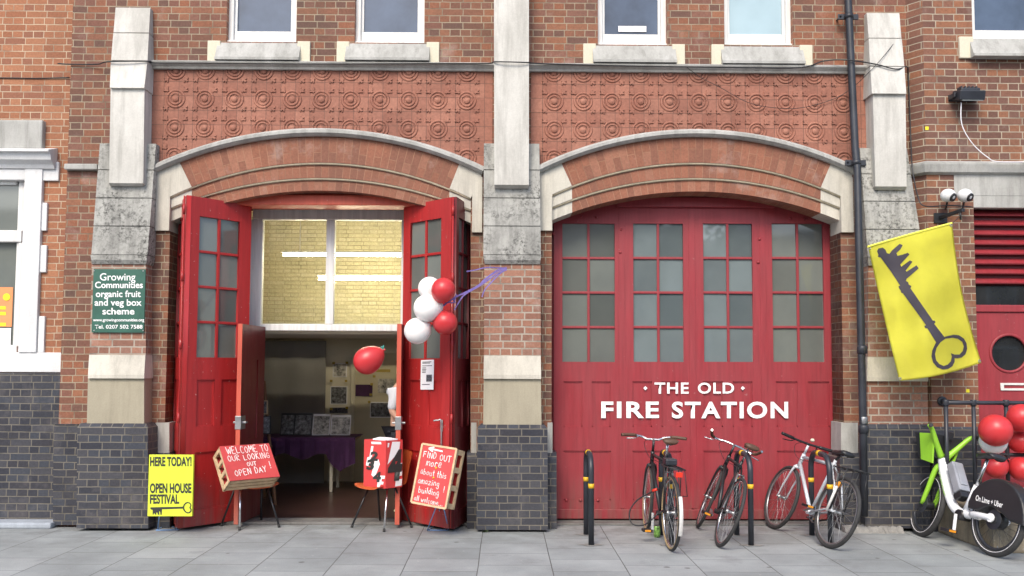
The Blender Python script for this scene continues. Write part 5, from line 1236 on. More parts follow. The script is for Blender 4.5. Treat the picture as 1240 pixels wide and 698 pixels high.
for X, lab in ((.84, 'empty black hoop bicycle stand between the brick pier and the bicycles'), (1.60, 'black hoop stand behind the bicycle with brown grips and rear rack'), (2.36, 'black hoop stand against which the dark leaning bicycle rests'), (3.12, 'black hoop stand behind the silver bicycle')): hoop(lab, X)

# ------------------------------------------------------------------ bicycles
def bike_matrix(rear, front, lean):
    a, b = G(*rear), G(*front); d_ = b-a; return Matrix.Translation((a.x, a.y, 0)) @ Matrix.Rotation(math.atan2(d_.y, d_.x), 4, 'Z') @ Matrix.Rotation(lean, 4, 'X')
def wheel(root_, cx, R, tyre_r, tyre_mat, rim_mat, xf=None, wall=None):
    T_ = Matrix.Translation((cx, 0, R)) @ Matrix.Rotation(PI/2, 4, 'X'); T_ = (xf @ T_) if xf else T_
    hb = MB(); hb.lathe([(.006, -.065), (.006, -.045), (.026, -.035), (.014, -.02), (.014, .02), (.026, .035), (.006, .045), (.006, .065)], 14, T_)
    for i in range(28):
        a_ = 2*PI*i/28; sg = 1 if i % 2 else -1; ah = a_+(.9 if i % 4 < 2 else -.9)
        hb.tube([T_ @ Vector((.024*math.cos(ah), .024*math.sin(ah), .033*sg)), T_ @ Vector(((R-tyre_r*2-.012)*math.cos(a_), (R-tyre_r*2-.012)*math.sin(a_), 0))], .0014, 4, cap=False)
    w_ = hb.build('wheel', 'steel', root_)
    MB().torus(R-tyre_r, tyre_r, T_, 56, 10).build('tyre', tyre_mat, w_)
    if wall: 
        for sg in (-1, 1): MB().torus(R-tyre_r*1.35, tyre_r*.62, T_ @ Matrix.Translation((0, 0, sg*tyre_r*.5)), 56, 6).build('sidewall', wall, w_)
    MB().torus(R-tyre_r*2-.006, .011, T_, 56, 8, .9).build('rim', rim_mat, w_)
    return w_
def bicycle(label, rear, front, lean, steer, fm_, R=.345, wb=1.03, bars='flat', grip='black', tyre_r=.017, rim='chrome', saddle='black', wall=None, tubes=.016, crank_a=.6, rack=False, sh=0.0, bar_w=.30):
    m_ = bike_matrix(rear, front, lean)
    t = thing('bicycle', label, 'bicycle', group='bicycles parked at the hoops', mat=m_, world=False)
    k = .325; cr = Vector((wb-.162, 0, R+.36)); ht = Vector((cr.x-k*.13, 0, cr.z+.13)); bb = Vector((.43, 0, .275)); st = Vector((.245, 0, .83)); ax = Vector((0, 0, R)); fx = Vector((wb, 0, R))
    sa = (ht-cr).normalized(); XF = Matrix.Translation(cr) @ Matrix.Rotation(steer, 4, sa) @ Matrix.Translation(-cr)
    q = MB(); q.tube([cr, ht], .02, 12); q.tube([ht-sa*.035, st+Vector((-.01, 0, -.05))], tubes, 12); q.tube([cr+sa*.03, bb], tubes*1.15, 12); q.tube([bb, st], tubes, 12)
    q.lathe([(.024, -.04), (.024, .04)], 14, Matrix.Translation(bb) @ Matrix.Rotation(PI/2, 4, 'X'))
    for sg in (-1, 1):
        q.tube([st+Vector((.015, sg*.018, -.06)), Vector((.10, sg*.04, .6)), ax+Vector((0, sg*.06, 0))], [.010, .009, .007], 8); q.tube([bb+Vector((-.02, sg*.022, 0)), ax+Vector((.12, sg*.05, 0)), ax+Vector((0, sg*.06, 0))], [.012, .010, .008], 8)
        q.tube([ax+Vector((-.02, sg*.06, 0)), ax+Vector((.03, sg*.06, 0))], .012, 8)
    q.build('frame', fm_, t)
    q = MB(); 
    for sg in (-1, 1): q.tube([cr+Vector((0, sg*.02, -.0)), cr+Vector((.012, sg*.05, -.06)), Vector((wb-.05, sg*.052, R+.12)), fx+Vector((0, sg*.052, 0))], [.014, .013, .010, .007], 8, smooth=3)
    q.tube([cr+Vector((0, -.05, -.02)), cr+Vector((0, .05, -.02))], .015, 8); q.tube([ht, ht+sa*.10], .013, 10); q.xf(XF); q.build('fork', fm_, t)
    wheel(t, 0, R, tyre_r, 'rubber', rim, None, wall); wheel(t, wb, R, tyre_r, 'rubber', rim, XF, wall)
    # saddle and post
    q = MB(); pts = [(-.14, .0, .0, .066), (-.10, 0, .012, .074), (-.04, 0, .010, .06), (.03, 0, .006, .032), (.10, 0, .006, .021), (.135, 0, .0, .016)]
    so = st+Vector((-.055, 0, .16-sh)); rings = []
    for x_, y_, z_, w_ in pts: rings.append([so+Vector((x_, w_*math.cos(a_*2*PI/14), z_+ (.018 if math.sin(a_*2*PI/14) > 0 else .030)*math.sin(a_*2*PI/14))) for a_ in range(14)])
    q.loft(rings)
    for f in q.bm.faces: f.smooth = True
    sd_ = q.build('saddle', saddle, t)
    q = MB(); q.tube([st, st+Vector((-.045, 0, .13-sh))], .0135, 10); 
    for sg in (-1, 1): q.tube([so+Vector((-.1, sg*.03, -.02)), so+Vector((-.02, sg*.022, -.04)), so+Vector((.1, sg*.01, -.02))], .004, 6, smooth=3)
    q.build('seat_post', 'chrome' if grip == 'brown' else 'black', sd_)
    # bars
    hc = ht+sa*.11; q = MB(); q.tube([hc, hc+Vector((.07, 0, .012))], .014, 10); bc = hc+Vector((.07, 0, .012)); w2 = bar_w
    if bars == 'swept': L_ = [bc+Vector((0, .0, 0)), bc+Vector((.0, .06, .0)), bc+Vector((.01, .12, .022)), bc+Vector((-.03, .22, .035)), bc+Vector((-.07, w2, .03))]
    elif bars == 'moustache': L_ = [bc, bc+Vector((.02, .08, .0)), bc+Vector((.04, .17, -.01)), bc+Vector((.0, .235, .0)), bc+Vector((-.07, .26, .03)), bc+Vector((-.12, .27, .05))]
    else: L_ = [bc, bc+Vector((0, .06, 0)), bc+Vector((-.005, .15, .005)), bc+Vector((-.02, w2, .012))]
    full = [Vector((p.x, -p.y, p.z)) for p in L_[::-1]]+L_[1:]; full = catmull(full, 5); q.tube(full, .0115, 10); q.xf(XF); hb = q.build('handlebar', 'chrome' if bars != 'flat' else 'black', t)
    n = len(full); m = max(4, int(n*(.2 if bars != 'moustache' else .26)))
    for part in (full[:m], full[-m:]):
        q = MB(); q.tube(part, .0165, 10); q.xf(XF); q.build('grip', grip, hb)
        mid_ = part[-1] if part is not full[-m:] and part[0] == full[0] else part[0]
        q = MB(); s_ = 1 if mid_.y > 0 else -1; q.tube([mid_+Vector((.0, -.02*s_, -.01)), mid_+Vector((.04, .0, -.03)), mid_+Vector((.045, .09*s_, -.04))], .006, 6, smooth=3); q.xf(XF); q.build('brake_lever', 'chrome' if bars != 'flat' else 'black', hb)
    # brakes and cables
    q = MB(); 
    for sg in (-1, 1): q.obox(Vector((.115, sg*.03, R*2-.02)), (.02, 0, .01), (0, .008, 0), (0, 0, .035), .003)
    q.tube([(.13, -.035, R*2+.01), (.13, .035, R*2+.01)], .007, 6); q.build('brake', 'steel', t)
    q = MB(); h1 = XF @ full[n//2+m//2]; q.tube([h1, h1+Vector((.1, .02, -.05)), ht+Vector((.03, .03, -.06)), st+Vector((.1, .02, -.07)), Vector((.13, 0, R*2+.02))], .003, 5, smooth=6); q.build('brake_cable', 'black', t)
    # cranks
    T_ = Matrix.Translation(bb+Vector((0, -.05, 0))) @ Matrix.Rotation(PI/2, 4, 'X'); q = MB(); q.torus(.085, .005, T_, 36, 6); q.torus(.03, .006, T_, 16, 6)
    for j in range(5): a_ = j*2*PI/5; q.bar(T_ @ Vector((0.02, 0, 0)) if False else T_ @ Vector((.028*math.cos(a_), .028*math.sin(a_), 0)), T_ @ Vector((.083*math.cos(a_), .083*math.sin(a_), 0)), .006, .014, (0, 1, 0))
    ck = None
    ends = []
    for sg in (-1, 1):
        d_ = Vector((math.cos(crank_a)*sg, 0, math.sin(crank_a)*sg)); s_ = bb+Vector((0, -sg*.075, 0)); e_ = s_+d_*.165+Vector((0, -sg*.01, 0)); q.bar(s_, e_, .014, .024, (0, 1, 0), .003); ends.append((e_, -sg))
    ck = q.build('crank', 'steel', t)
    for e_, s_ in ends:
        q = MB(); c_ = e_+Vector((0, s_*.055, 0)); q.box(c_.x-.045, c_.x-.033, c_.y-.045, c_.y+.045, c_.z-.012, c_.z+.012, .003); q.box(c_.x+.033, c_.x+.045, c_.y-.045, c_.y+.045, c_.z-.012, c_.z+.012, .003); q.box(c_.x-.045, c_.x+.045, c_.y-.045, c_.y-.035, c_.z-.01, c_.z+.01); q.box(c_.x-.045, c_.x+.045, c_.y+.035, c_.y+.045, c_.z-.01, c_.z+.01); q.tube([e_, c_+Vector((0, s_*.045, 0))], .009, 8)
        pd = q.build('pedal', 'black', ck); q = MB(); q.box(c_.x-.049, c_.x-.0455, c_.y-.028, c_.y+.028, c_.z-.009, c_.z+.009); q.build('reflector', 'amber', pd)
    # chain and sprocket
    q = MB(); tt = Vector((0, -.05, R)); q.tube([bb+Vector((0, -.05, .085)), tt+Vector((0, 0, .04)), tt+Vector((-.035, 0, .0)), tt+Vector((0, 0, -.04)), bb+Vector((0, -.05, -.085))], .0045, 5); q.lathe([(.04, -.008), (.04, .008)], 20, Matrix.Translation(tt) @ Matrix.Rotation(PI/2, 4, 'X')); q.build('chain', 'black', t)
    if rack:
        q = MB(); zr = R*2+.075
        for sg in (-1, 1):
            q.tube([(.16, sg*.06, zr), (-.26, sg*.06, zr)], .005, 6); q.tube([(-.08, sg*.065, zr), (.0, sg*.075, R+.02)], .005, 6); q.tube([(.02, sg*.065, zr), (.0, sg*.075, R+.02)], .005, 6); q.tube([(-.2, sg*.065, zr), (-.22, sg*.09, zr-.24), (-.05, sg*.09, zr-.26)], .004, 6)
        for x_ in (.16, .05, -.06, -.16, -.26): q.tube([(x_, -.06, zr), (x_, .06, zr)], .005, 6)
        q.build('rear_rack', 'black', t)
    return t, XF
b1, XF1 = bicycle('black bicycle with brown grips, tan sidewalls, rear rack and white mudguard', (812, 667), (783, 642.5), math.radians(1.5), math.radians(-6), 'black', bars='swept', grip='brown', saddle='brown', wall='tan', rack=True, bar_w=.33, crank_a=1.3)
q = MB(); q.box(-.275, -.262, -.03, .03, .70, .745, .004); q.build('reflector', 'red_reflector', b1)
q = MB(); q.box(.02, .17, -.055, .055, .775, .835, .015); q.build('battery_box', 'pipe', b1)
q = MB(); arcp = [Vector((.375*math.cos(a_)*1.0, 0, .345+.375*math.sin(a_))) for a_ in [math.radians(x) for x in range(150, 206, 6)]]
q.loft([[p+Vector((0, -.017, 0)), p+Vector((0, .017, 0)), p*1.0+Vector((p.x*.012, .013, .006)), p+Vector((p.x*.012, -.013, .006))] for p in arcp]); q.build('mudguard', 'white', b1)
b2, XF2 = bicycle('dark slender bicycle with brown curled handlebars leaning sideways onto a hoop', (869, 662.2), (848, 642.6), math.radians(21), math.radians(-8), 'black', bars='moustache', grip='brown', saddle='brown', crank_a=.25, wb=1.0)
b3, XF3 = bicycle('silver bicycle with black flat handlebars and a rear rack', (1002, 664), (942, 643.0), math.radians(18), math.radians(-4), 'silver', bars='flat', grip='black', saddle='black', tubes=.0165, rim='steel', crank_a=-.3, rack=True, bar_w=.29, tyre_r=.019, sh=.085)
q = MB(); q.lathe([(.032, 0), (.03, .008), (0, .01)], 14, Matrix.Translation((.03, .04, .6)) @ Matrix.Rotation(-PI/2, 4, 'Y')); q.build('reflector', 'amber', b3)
q = MB(); q.tube([(-.02, .085, .58), (.02, .10, .33)], .013, 8); q.build('pump', 'white', b3)
q = MB(); hcx = XF3 @ Vector((.74, 0, .99)); q.sphere(hcx, (.022, .022, .018)); q.build('bell', 'cream', b3)
# cable lock of the first bicycle
q = MB()
def b1p(x, y, Y): return P(740+x/4.23, 510+y/4.23, Y)
q.tube([b1p(245, 345, -1.2), b1p(200, 368, -1.15), b1p(135, 405, -1.1), b1p(98, 455, -1.1), b1p(96, 505, -1.12), b1p(120, 533, -1.15), b1p(170, 532, -1.2), b1p(215, 500, -1.25), b1p(240, 470, -1.25)], .007, 8, smooth=8)
lk = tag(q.build('cable_lock', 'black'), 'black looped cable lock on the bicycle with brown grips', 'cable lock')
q = MB(); q.tube([b1p(212, 358, -1.16), b1p(236, 350, -1.19)], .014, 8); q.build('lock_head', 'red_reflector', lk)
# drink can
p = G(795.6, 651); cn = thing('drink_can', 'green and yellow drink can standing beside the black bicycle', 'can', p)
q = MB(); q.lathe([(.022, 0), (.030, .008), (.033, .014), (.033, .098), (.030, .106), (.027, .113)], 20, Matrix.Translation(p)); q.build('body', 'can', cn)
q = MB(); q.lathe([(.027, .113), (.027, .116), (.024, .112), (0, .112)], 20, Matrix.Translation(p)); q.build('lid', 'chrome', cn)

# ------------------------------------------------------------------ electric hire bicycle
R = .325; wb = 1.0
m_ = Matrix.Translation((-.03, -.12, 0)) @ bike_matrix((1197, 671.0), (1117, 649.0), math.radians(13))
eb = thing('electric_bicycle', 'white and lime green electric hire bicycle with a black rear mudguard', 'bicycle', mat=m_, world=False)
STEER = Matrix.Translation((wb-.05, 0, 0)) @ Matrix.Rotation(math.radians(-13), 4, Vector((-.30, 0, .95))) @ Matrix.Translation((-wb+.05, 0, 0))
def ewheel(cx):
    T_ = Matrix.Translation((cx, 0, R)) @ Matrix.Rotation(PI/2, 4, 'X'); hb = MB()
    if cx: T_ = STEER @ T_
    hb.lathe([(.01, -.07), (.03, -.055), (.075 if cx == 0 else .045, -.045), (.075 if cx == 0 else .045, .045), (.03, .055), (.01, .07)], 20, T_)
    for i in range(24):
        a_ = 2*PI*i/24; sg = 1 if i % 2 else -1; hb.tube([T_ @ Vector((.05*math.cos(a_+.5), .05*math.sin(a_+.5), .038*sg)), T_ @ Vector((.265*math.cos(a_), .265*math.sin(a_), 0))], .0016, 4, cap=False)
    w_ = hb.build('wheel', 'plastic_black', eb); MB().torus(R-.029, .029, T_, 56, 12).build('tyre', 'rubber', w_)
    MB().lathe([(.09, -.052), (.09, -.048)], 28, T_).build('brake_disc', 'pipe', w_)
    MB().torus(R-.068, .016, T_, 56, 8).build('rim', 'pipe', w_)
    for sg in (-1, 1): MB().torus(R-.040, .003, T_ @ Matrix.Translation((0, 0, sg*.026)), 56, 6).build('reflective_ring', 'paper', w_)
ewheel(0); ewheel(wb)
q = MB(); q.tube([(.85, 0, .80), (.79, 0, .66), (.70, 0, .50), (.61, 0, .385), (.52, 0, .33), (.40, 0, .32), (.24, 0, .33)], [.05, .056, .06, .06, .056, .05, .04], 14, smooth=4)
q.tube([(.43, 0, .34), (.335, 0, .60)], .026, 12)
for sg in (-1, 1): q.tube([(.30, sg*.03, .33), (.14, sg*.075, .335), (-.02, sg*.08, .335)], [.03, .024, .026], 10, smooth=3); q.lathe([(.04, -.01), (.04, .01)], 16, Matrix.Translation((0, sg*.085, .335)) @ Matrix.Rotation(PI/2, 4, 'X'))
fr_ = q.build('frame', 'ebike_white', eb)
q = MB(); me = text_mesh('Lime', .02)
for v in me.vertices: x_, y_ = v.co.x, v.co.y; v.co = Vector((.80, .062, .66))+Vector((-.125, 0, -.2))*x_+Vector((.038, 0, .028))*(y_-.7)
q.addmesh(me); q.build('lettering', 'ebike_green', fr_)
q = MB()
for sg in (-1, 1): q.tube([(.875, sg*.03, .74), (.895, sg*.06, .68), (.945, sg*.062, .5), (wb, sg*.062, R)], [.03, .03, .026, .022], 10, smooth=3)
q.tube([(.875, -.04, .73), (.875, .04, .73)], .03, 10); q.tube([(.88, 0, .72), (.84, 0, .86)], .034, 12); q.xf(STEER); q.build('fork', 'ebike_green', eb)
q = MB()
for sg in (-1, 1):
    q.tube([(.845, sg*.03, .82), (.83, sg*.11, .92), (.80, sg*.22, 1.06), (.77, sg*.28, 1.09)], [.034, .032, .024, .018], 10, smooth=4)
hb = q.build('handlebar', 'ebike_green', eb)
for sg in (-1, 1):
    q = MB(); q.tube([(.77, sg*.27, 1.09), (.69, sg*.32, 1.09)], .019, 10); q.tube([(.79, sg*.26, 1.08), (.81, sg*.32, 1.07), (.75, sg*.37, 1.06)], .007, 6, smooth=3); q.build('grip', 'plastic_black', hb)
    q = MB(); q.prism([(.85, sg*.10, .74), (1.0, sg*.115, .76), (1.03, sg*.16, 1.02), (.83, sg*.155, 1.03)], (0, sg*.02, 0)); q.build('basket_side', 'ebike_green', eb)
q = MB(); q.loft([[(.86, -.10, .80), (.86, .10, .80), (1.06, .12, .78), (1.06, -.12, .78)], [(.81, -.16, 1.03), (.81, .16, 1.03), (1.12, .165, 1.02), (1.12, -.165, 1.02)]]); q.build('basket', 'plastic_black', eb)
q = MB(); q.box(.79, .815, -.03, .03, 1.0, 1.08, .008); q.build('display', 'plastic_black', hb)
bc = Vector((.655, 0, .60)); al = Vector((.56, 0, .83)).normalized()*.155; nn = Vector((-.83, 0, .56)).normalized()
q = MB(); q.obox(bc+nn*.075, al, Vector((0, .062, 0)), nn*.045, .012); q.obox(bc+nn*.12+al*.1, al*.75, Vector((0, .04, 0)), nn*.012, .006); q.build('battery', 'battery', eb)
q = MB(); q.obox(bc+nn*.055-al*1.2, al*.2, Vector((0, .055, 0)), nn*.05, .012); q.build('battery_dock', 'plastic_black', eb)
q = MB(); q.tube([(.335, 0, .60), (.255, 0, .86)], .016, 10); sp2 = q.build('seat_post', 'chrome', eb)
so = Vector((.235, 0, .885)); rings = []
for x_, z_, w_ in ((-.13, .0, .07), (-.10, .02, .095), (-.04, .02, .085), (.04, .01, .045), (.12, .005, .028), (.15, 0, .02)): rings.append([so+Vector((x_, w_*math.cos(a_*2*PI/14), z_+(.022 if math.sin(a_*2*PI/14) > 0 else .035)*math.sin(a_*2*PI/14))) for a_ in range(14)])
q = MB(); q.loft(rings)
for f in q.bm.faces: f.smooth = True
q.build('saddle', 'plastic_black', eb)
fp = [(.372*math.cos(math.radians(a_)), R+.372*math.sin(math.radians(a_))) for a_ in range(180, 28, -8)]
fp += [(.335, .44), (.33, .38), (.20, .37), (.06, .44), (-.08, .40), (-.2, .34)]
q = MB(); q.prism([(x_, -.07, z_) for x_, z_ in fp], (0, .14, 0)); bmesh.ops.bevel(q.bm, geom=[e for e in q.bm.edges if abs(e.verts[0].co.y-e.verts[1].co.y) < .01], offset=.02, segments=3, affect='EDGES', profile=.5)
fd = q.build('mudguard', 'plastic_black', eb)
for wd_, x_, z_, w_, h_ in (('On Lime + Uber', .235, .462, .34, .052),):
    q = MB(); put_text(q, wd_, (x_, .0725, z_), (-w_, 0, -.02), (0, 0, h_), .02); q.build('lettering', 'letter', fd)
q = MB(); q.box(-.40, -.375, -.02, .02, .53, .60, .006); q.build('tail_light', 'red_reflector', fd)
q = MB(); bb = Vector((.44, 0, .30)); q.lathe([(.05, -.06), (.05, .06)], 18, Matrix.Translation(bb) @ Matrix.Rotation(PI/2, 4, 'X')); q.build('crank_case', 'plastic_black', eb)
for sg, dz in ((1, -1), (-1, 1)):
    q = MB(); e_ = bb+Vector((.03*dz, sg*.10, dz*.165)); q.bar(bb+Vector((0, sg*.085, 0)), e_, .016, .028, (0, 1, 0), .004); ck = q.build('crank', 'ebike_white', eb)
    q = MB(); q.box(e_.x-.05, e_.x+.05, min(e_.y, e_.y+sg*.11), max(e_.y, e_.y+sg*.11), e_.z-.015, e_.z+.015, .005); pd = q.build('pedal', 'plastic_black', ck)
    q = MB(); q.box(e_.x-.055, e_.x-.0505, min(e_.y+sg*.02, e_.y+sg*.09), max(e_.y+sg*.02, e_.y+sg*.09), e_.z-.01, e_.z+.01); q.build('reflector', 'amber', pd)
q = MB(); q.tube([(.2, -.09, .32), (.16, -.09, .22), (.10, -.16, .03)], .011, 8); q.build('kickstand', 'steel', eb)

# ------------------------------------------------------------------ concrete steps and handrail at the right
bx0 = P(1135.5, 639, YR-.05).x
cs = thing('concrete_steps', 'weathered concrete block of the entrance steps at the right edge', 'steps', (bx0+.8, -1.1, 0))
q = MB(); q.box(bx0, bx0+2.6, -1.62, YR-.046, 0, .345, .02); q.build('block', 'concrete', cs)
q = MB(); q.box(bx0+.55, bx0+2.6, -1.2, YR-.05, .345, .46, .012); q.build('upper_step', 'blue_step', cs)
hr = thing('handrail', 'grey tubular metal handrail in front of the red door with a round window', 'railing', (bx0+.7, -.95, .345))
zt, zm = P(1180, 488, -.95).z, P(1230, 551, -.95).z
xs0 = P(1143, 489, -.95).x
q = MB(); fl_ = P(1137, 489, YR-.02); q.tube([(fl_.x+.04, YR, zt), (fl_.x+.04, -.90, zt), (xs0+.05, -.95, zt), (xs0+.3, -.95, zt), (7.0, -.95, zt)], .021, 10, smooth=3); q.build('top_rail', 'steel_dark', hr) if 'steel_dark' in M else q.build('top_rail', 'pipe', hr)
q = MB(); q.lathe([(.05, 0), (.05, .012), (.03, .02)], 18, Matrix.Translation((fl_.x+.04, YR-.001, zt)) @ Matrix.Rotation(PI/2, 4, 'X')); q.build('flange', 'pipe', hr)
q = MB(); x1 = P(1179, 551, -.95).x; q.tube([(x1, -.95, zm), (7.0, -.95, zm)], .019, 10); q.build('mid_rail', 'pipe', hr)
for px, zb_ in ((1146, .345), (1179.5, .345), (1219, .345), (1300, .345)):
    X = P(px, 520, -.95).x; q = MB(); q.tube([(X, -.95, zb_), (X, -.95, zt)], .020, 10); q.lathe([(.027, -.03), (.03, -.02), (.03, .02), (.027, .03)], 12, Matrix.Translation((X, -.95, zt)))
    q.lathe([(.045, 0), (.045, .012), (.025, .03)], 14, Matrix.Translation((X, -.95, zb_))); q.build('post', 'pipe', hr)
# lumps of old mortar at the foot of the wall
q = MB(); random.seed(4)
vs_ = []
for i in range(26):
    x_ = P(1024, 640, -.6).x+i*.024; hgt = .03+.03*abs(noise(Vector((i*.6, 3, 1)))); fr_y = -.62-.08*abs(noise(Vector((i*.35, 1, 5))))
    vs_.append([Vector((x_, -.5, hgt+.03)), Vector((x_, -.575, hgt+.02)), Vector((x_, fr_y+.03, hgt*.5)), Vector((x_, fr_y, 0)), Vector((x_, -.5, 0))])
q.loft(vs_); q.build('mortar_fillet', 'mortar', rbd)

# ------------------------------------------------------------------ inside the hall
tx0, tx1 = -3.45, P(431, 530, 2.3).x
dt = thing('display_table', 'long table with a purple cloth inside the dark hall', 'table', ((tx0+tx1)/2, 2.4, .02))
q = MB(); q.box(tx0, tx1, 2.1, 2.75, .70, .735, .006); q.build('tabletop', 'wood', dt)
for x_ in (P(403, 570, 2.3).x, tx0+.1):
    for y_ in (2.2, 2.68): q = MB(); q.box(x_-.02, x_+.02, y_-.02, y_+.02, .02, .70, .004); q.build('leg', 'cream', dt)
q = MB(); n = 40; top = []; 
for i in range(n+1):
    x_ = tx0-.03+(tx1+.06-tx0)*i/n; dr_ = .50+.04*math.sin(i*.5)-(.16 if i > 30 else 0)*(1-abs(i-35)/6 if i > 29 else 0)+(.0 if i < 36 else -.1*(i-36)/4)
    wv = .02*math.sin(i*1.3)
    top.append([Vector((x_, 2.78, .74)), Vector((x_, 2.07, .742)), Vector((x_, 2.05+wv, .70)), Vector((x_, 2.05+wv*1.6, dr_))])
for A, B in zip(top, top[1:]):
    for k in range(3): f = q.bm.faces.new([q.bm.verts.new(v) for v in (A[k], B[k], B[k+1], A[k+1])])
bmesh.ops.remove_doubles(q.bm, verts=q.bm.verts[:], dist=.0005); bmesh.ops.solidify(q.bm, geom=q.bm.faces[:], thickness=.004)
tag(q.build('tablecloth', 'purple'), 'dark purple cloth draped over the long table in the hall', 'tablecloth')
def board(label, px0, py0, px1, py1, Y, mat, name='photo_board', cat='photograph', tilt=.0, th=.008, border=None, group=None):
    x0, x1, z0, z1 = RX((px0, py0), (px1, py1), Y); t = MB(); t.prism([(x0, Y, z0), (x1, Y, z0), (x1, Y+tilt, z1), (x0, Y+tilt, z1)], (0, th, 0))
    o = t.build(name, border or mat); tag(o, label, cat, group)
    if border:
        q = MB(); e = .012; q.prism([(x0+e, Y-.003, z0+e), (x1-e, Y-.003, z0+e), (x1-e, Y+tilt-.003, z1-e), (x0+e, Y+tilt-.003, z1-e)], (0, .002, 0)); q.build('print', mat, o)
    return o
board('dark photograph board standing left on the purple table', 339, 501, 356, 527.3, 2.35, 'photo', tilt=.08, border='black')
board('dark photograph board standing second from left on the purple table', 355.5, 501, 377, 527.3, 2.3, 'photo', tilt=.08, border='black')
board('pale photograph board standing third from left on the purple table', 378, 502, 399, 527.3, 2.35, 'photo_pale', tilt=.08, border='paper')
board('pale photograph board at the right end of the purple table', 400, 503, 424, 527.3, 2.35, 'photo_pale', tilt=.08, border='paper')
board('pale floral print pinned high on the cream hall wall', 403, 440, 420, 457, HY-.012, 'photo_pale', 'wall_print', border='paper')
board('grey photograph of a building pinned on the cream hall wall', 400, 468, 420.5, 490, HY-.012, 'photo', 'wall_print', border='paper')
board('purple grey caption sheet low on the cream hall wall', 399, 494, 421, 500.5, HY-.012, 'print', 'wall_print')
board('mauve sheet pinned left on the tan inner door', 430.5, 466, 451, 480, HY-.042, 'purple', 'wall_print')
board('dim photograph pinned upper right on the tan inner door', 456.5, 458, 478, 477, HY-.042, 'photo_pale', 'wall_print', border='tan_wall')
board('dim photograph pinned lower right on the tan inner door', 448, 487, 476, 506, HY-.042, 'photo', 'wall_print', border='paper')
board('ochre strip notice at the top of the tan inner door', 455, 447.5, 472.5, 450.8, HY-.042, 'ochre_tab', 'wall_print')
for px, py in ((404, 440), (420, 439.5), (401, 461.5), (419, 461.5), (401, 495.5), (420, 494), (453, 456), (450, 465.5), (449, 478), (447, 487)):
    o = board('small ochre tab pinning up the prints in the hall', px-1.6, py-1.4, px+1.6, py+1.4, HY-.06, 'ochre_tab', 'paper_tab', 'paper tab', group='ochre tabs around the hall prints')
q = MB(); cx0, cx1 = -4.55, P(394, 480, 3.1).x; prev = None; rows = []
for i in range(60):
    x_ = cx0+(cx1-cx0)*i/59; y_ = 3.1+.008*math.sin(i*.5); rows.append([Vector((x_, y_, .02)), Vector((x_, y_, mid-.025)), Vector((x_, y_+.01, mid-.025)), Vector((x_, y_+.01, .02))])
q.loft(rows); tag(q.build('curtain', 'curtain'), 'plain dark grey curtain across the left half of the hall', 'curtain')
ea = thing('display_easel', 'brown wooden easel holding framed photographs just inside the doorway', 'easel', (-3.0, 1.0, .02))
for a, b in (((-3.22, 1.0, .02), (-3.1, 1.25, 1.5)), ((-2.72, 1.0, .02), (-2.95, 1.25, 1.5)), ((-3.0, 1.6, .02), (-3.02, 1.27, 1.45))):
    q = MB(); q.bar(a, b, .03, .03, bev=.003); q.build('leg', 'wood_dark', ea)
q = MB(); q.bar((-3.25, 1.03, .72), (-2.78, 1.03, .72), .03, .025); q.build('ledge', 'wood_dark', ea)
board('white framed photograph on the easel inside the doorway', 311, 485, 324, 502, 1.08, 'photo', 'framed_photo', border='wood')
board('dark photograph below the white framed one on the easel', 311, 504, 328, 526, 1.02, 'photo', 'framed_photo', border='black')

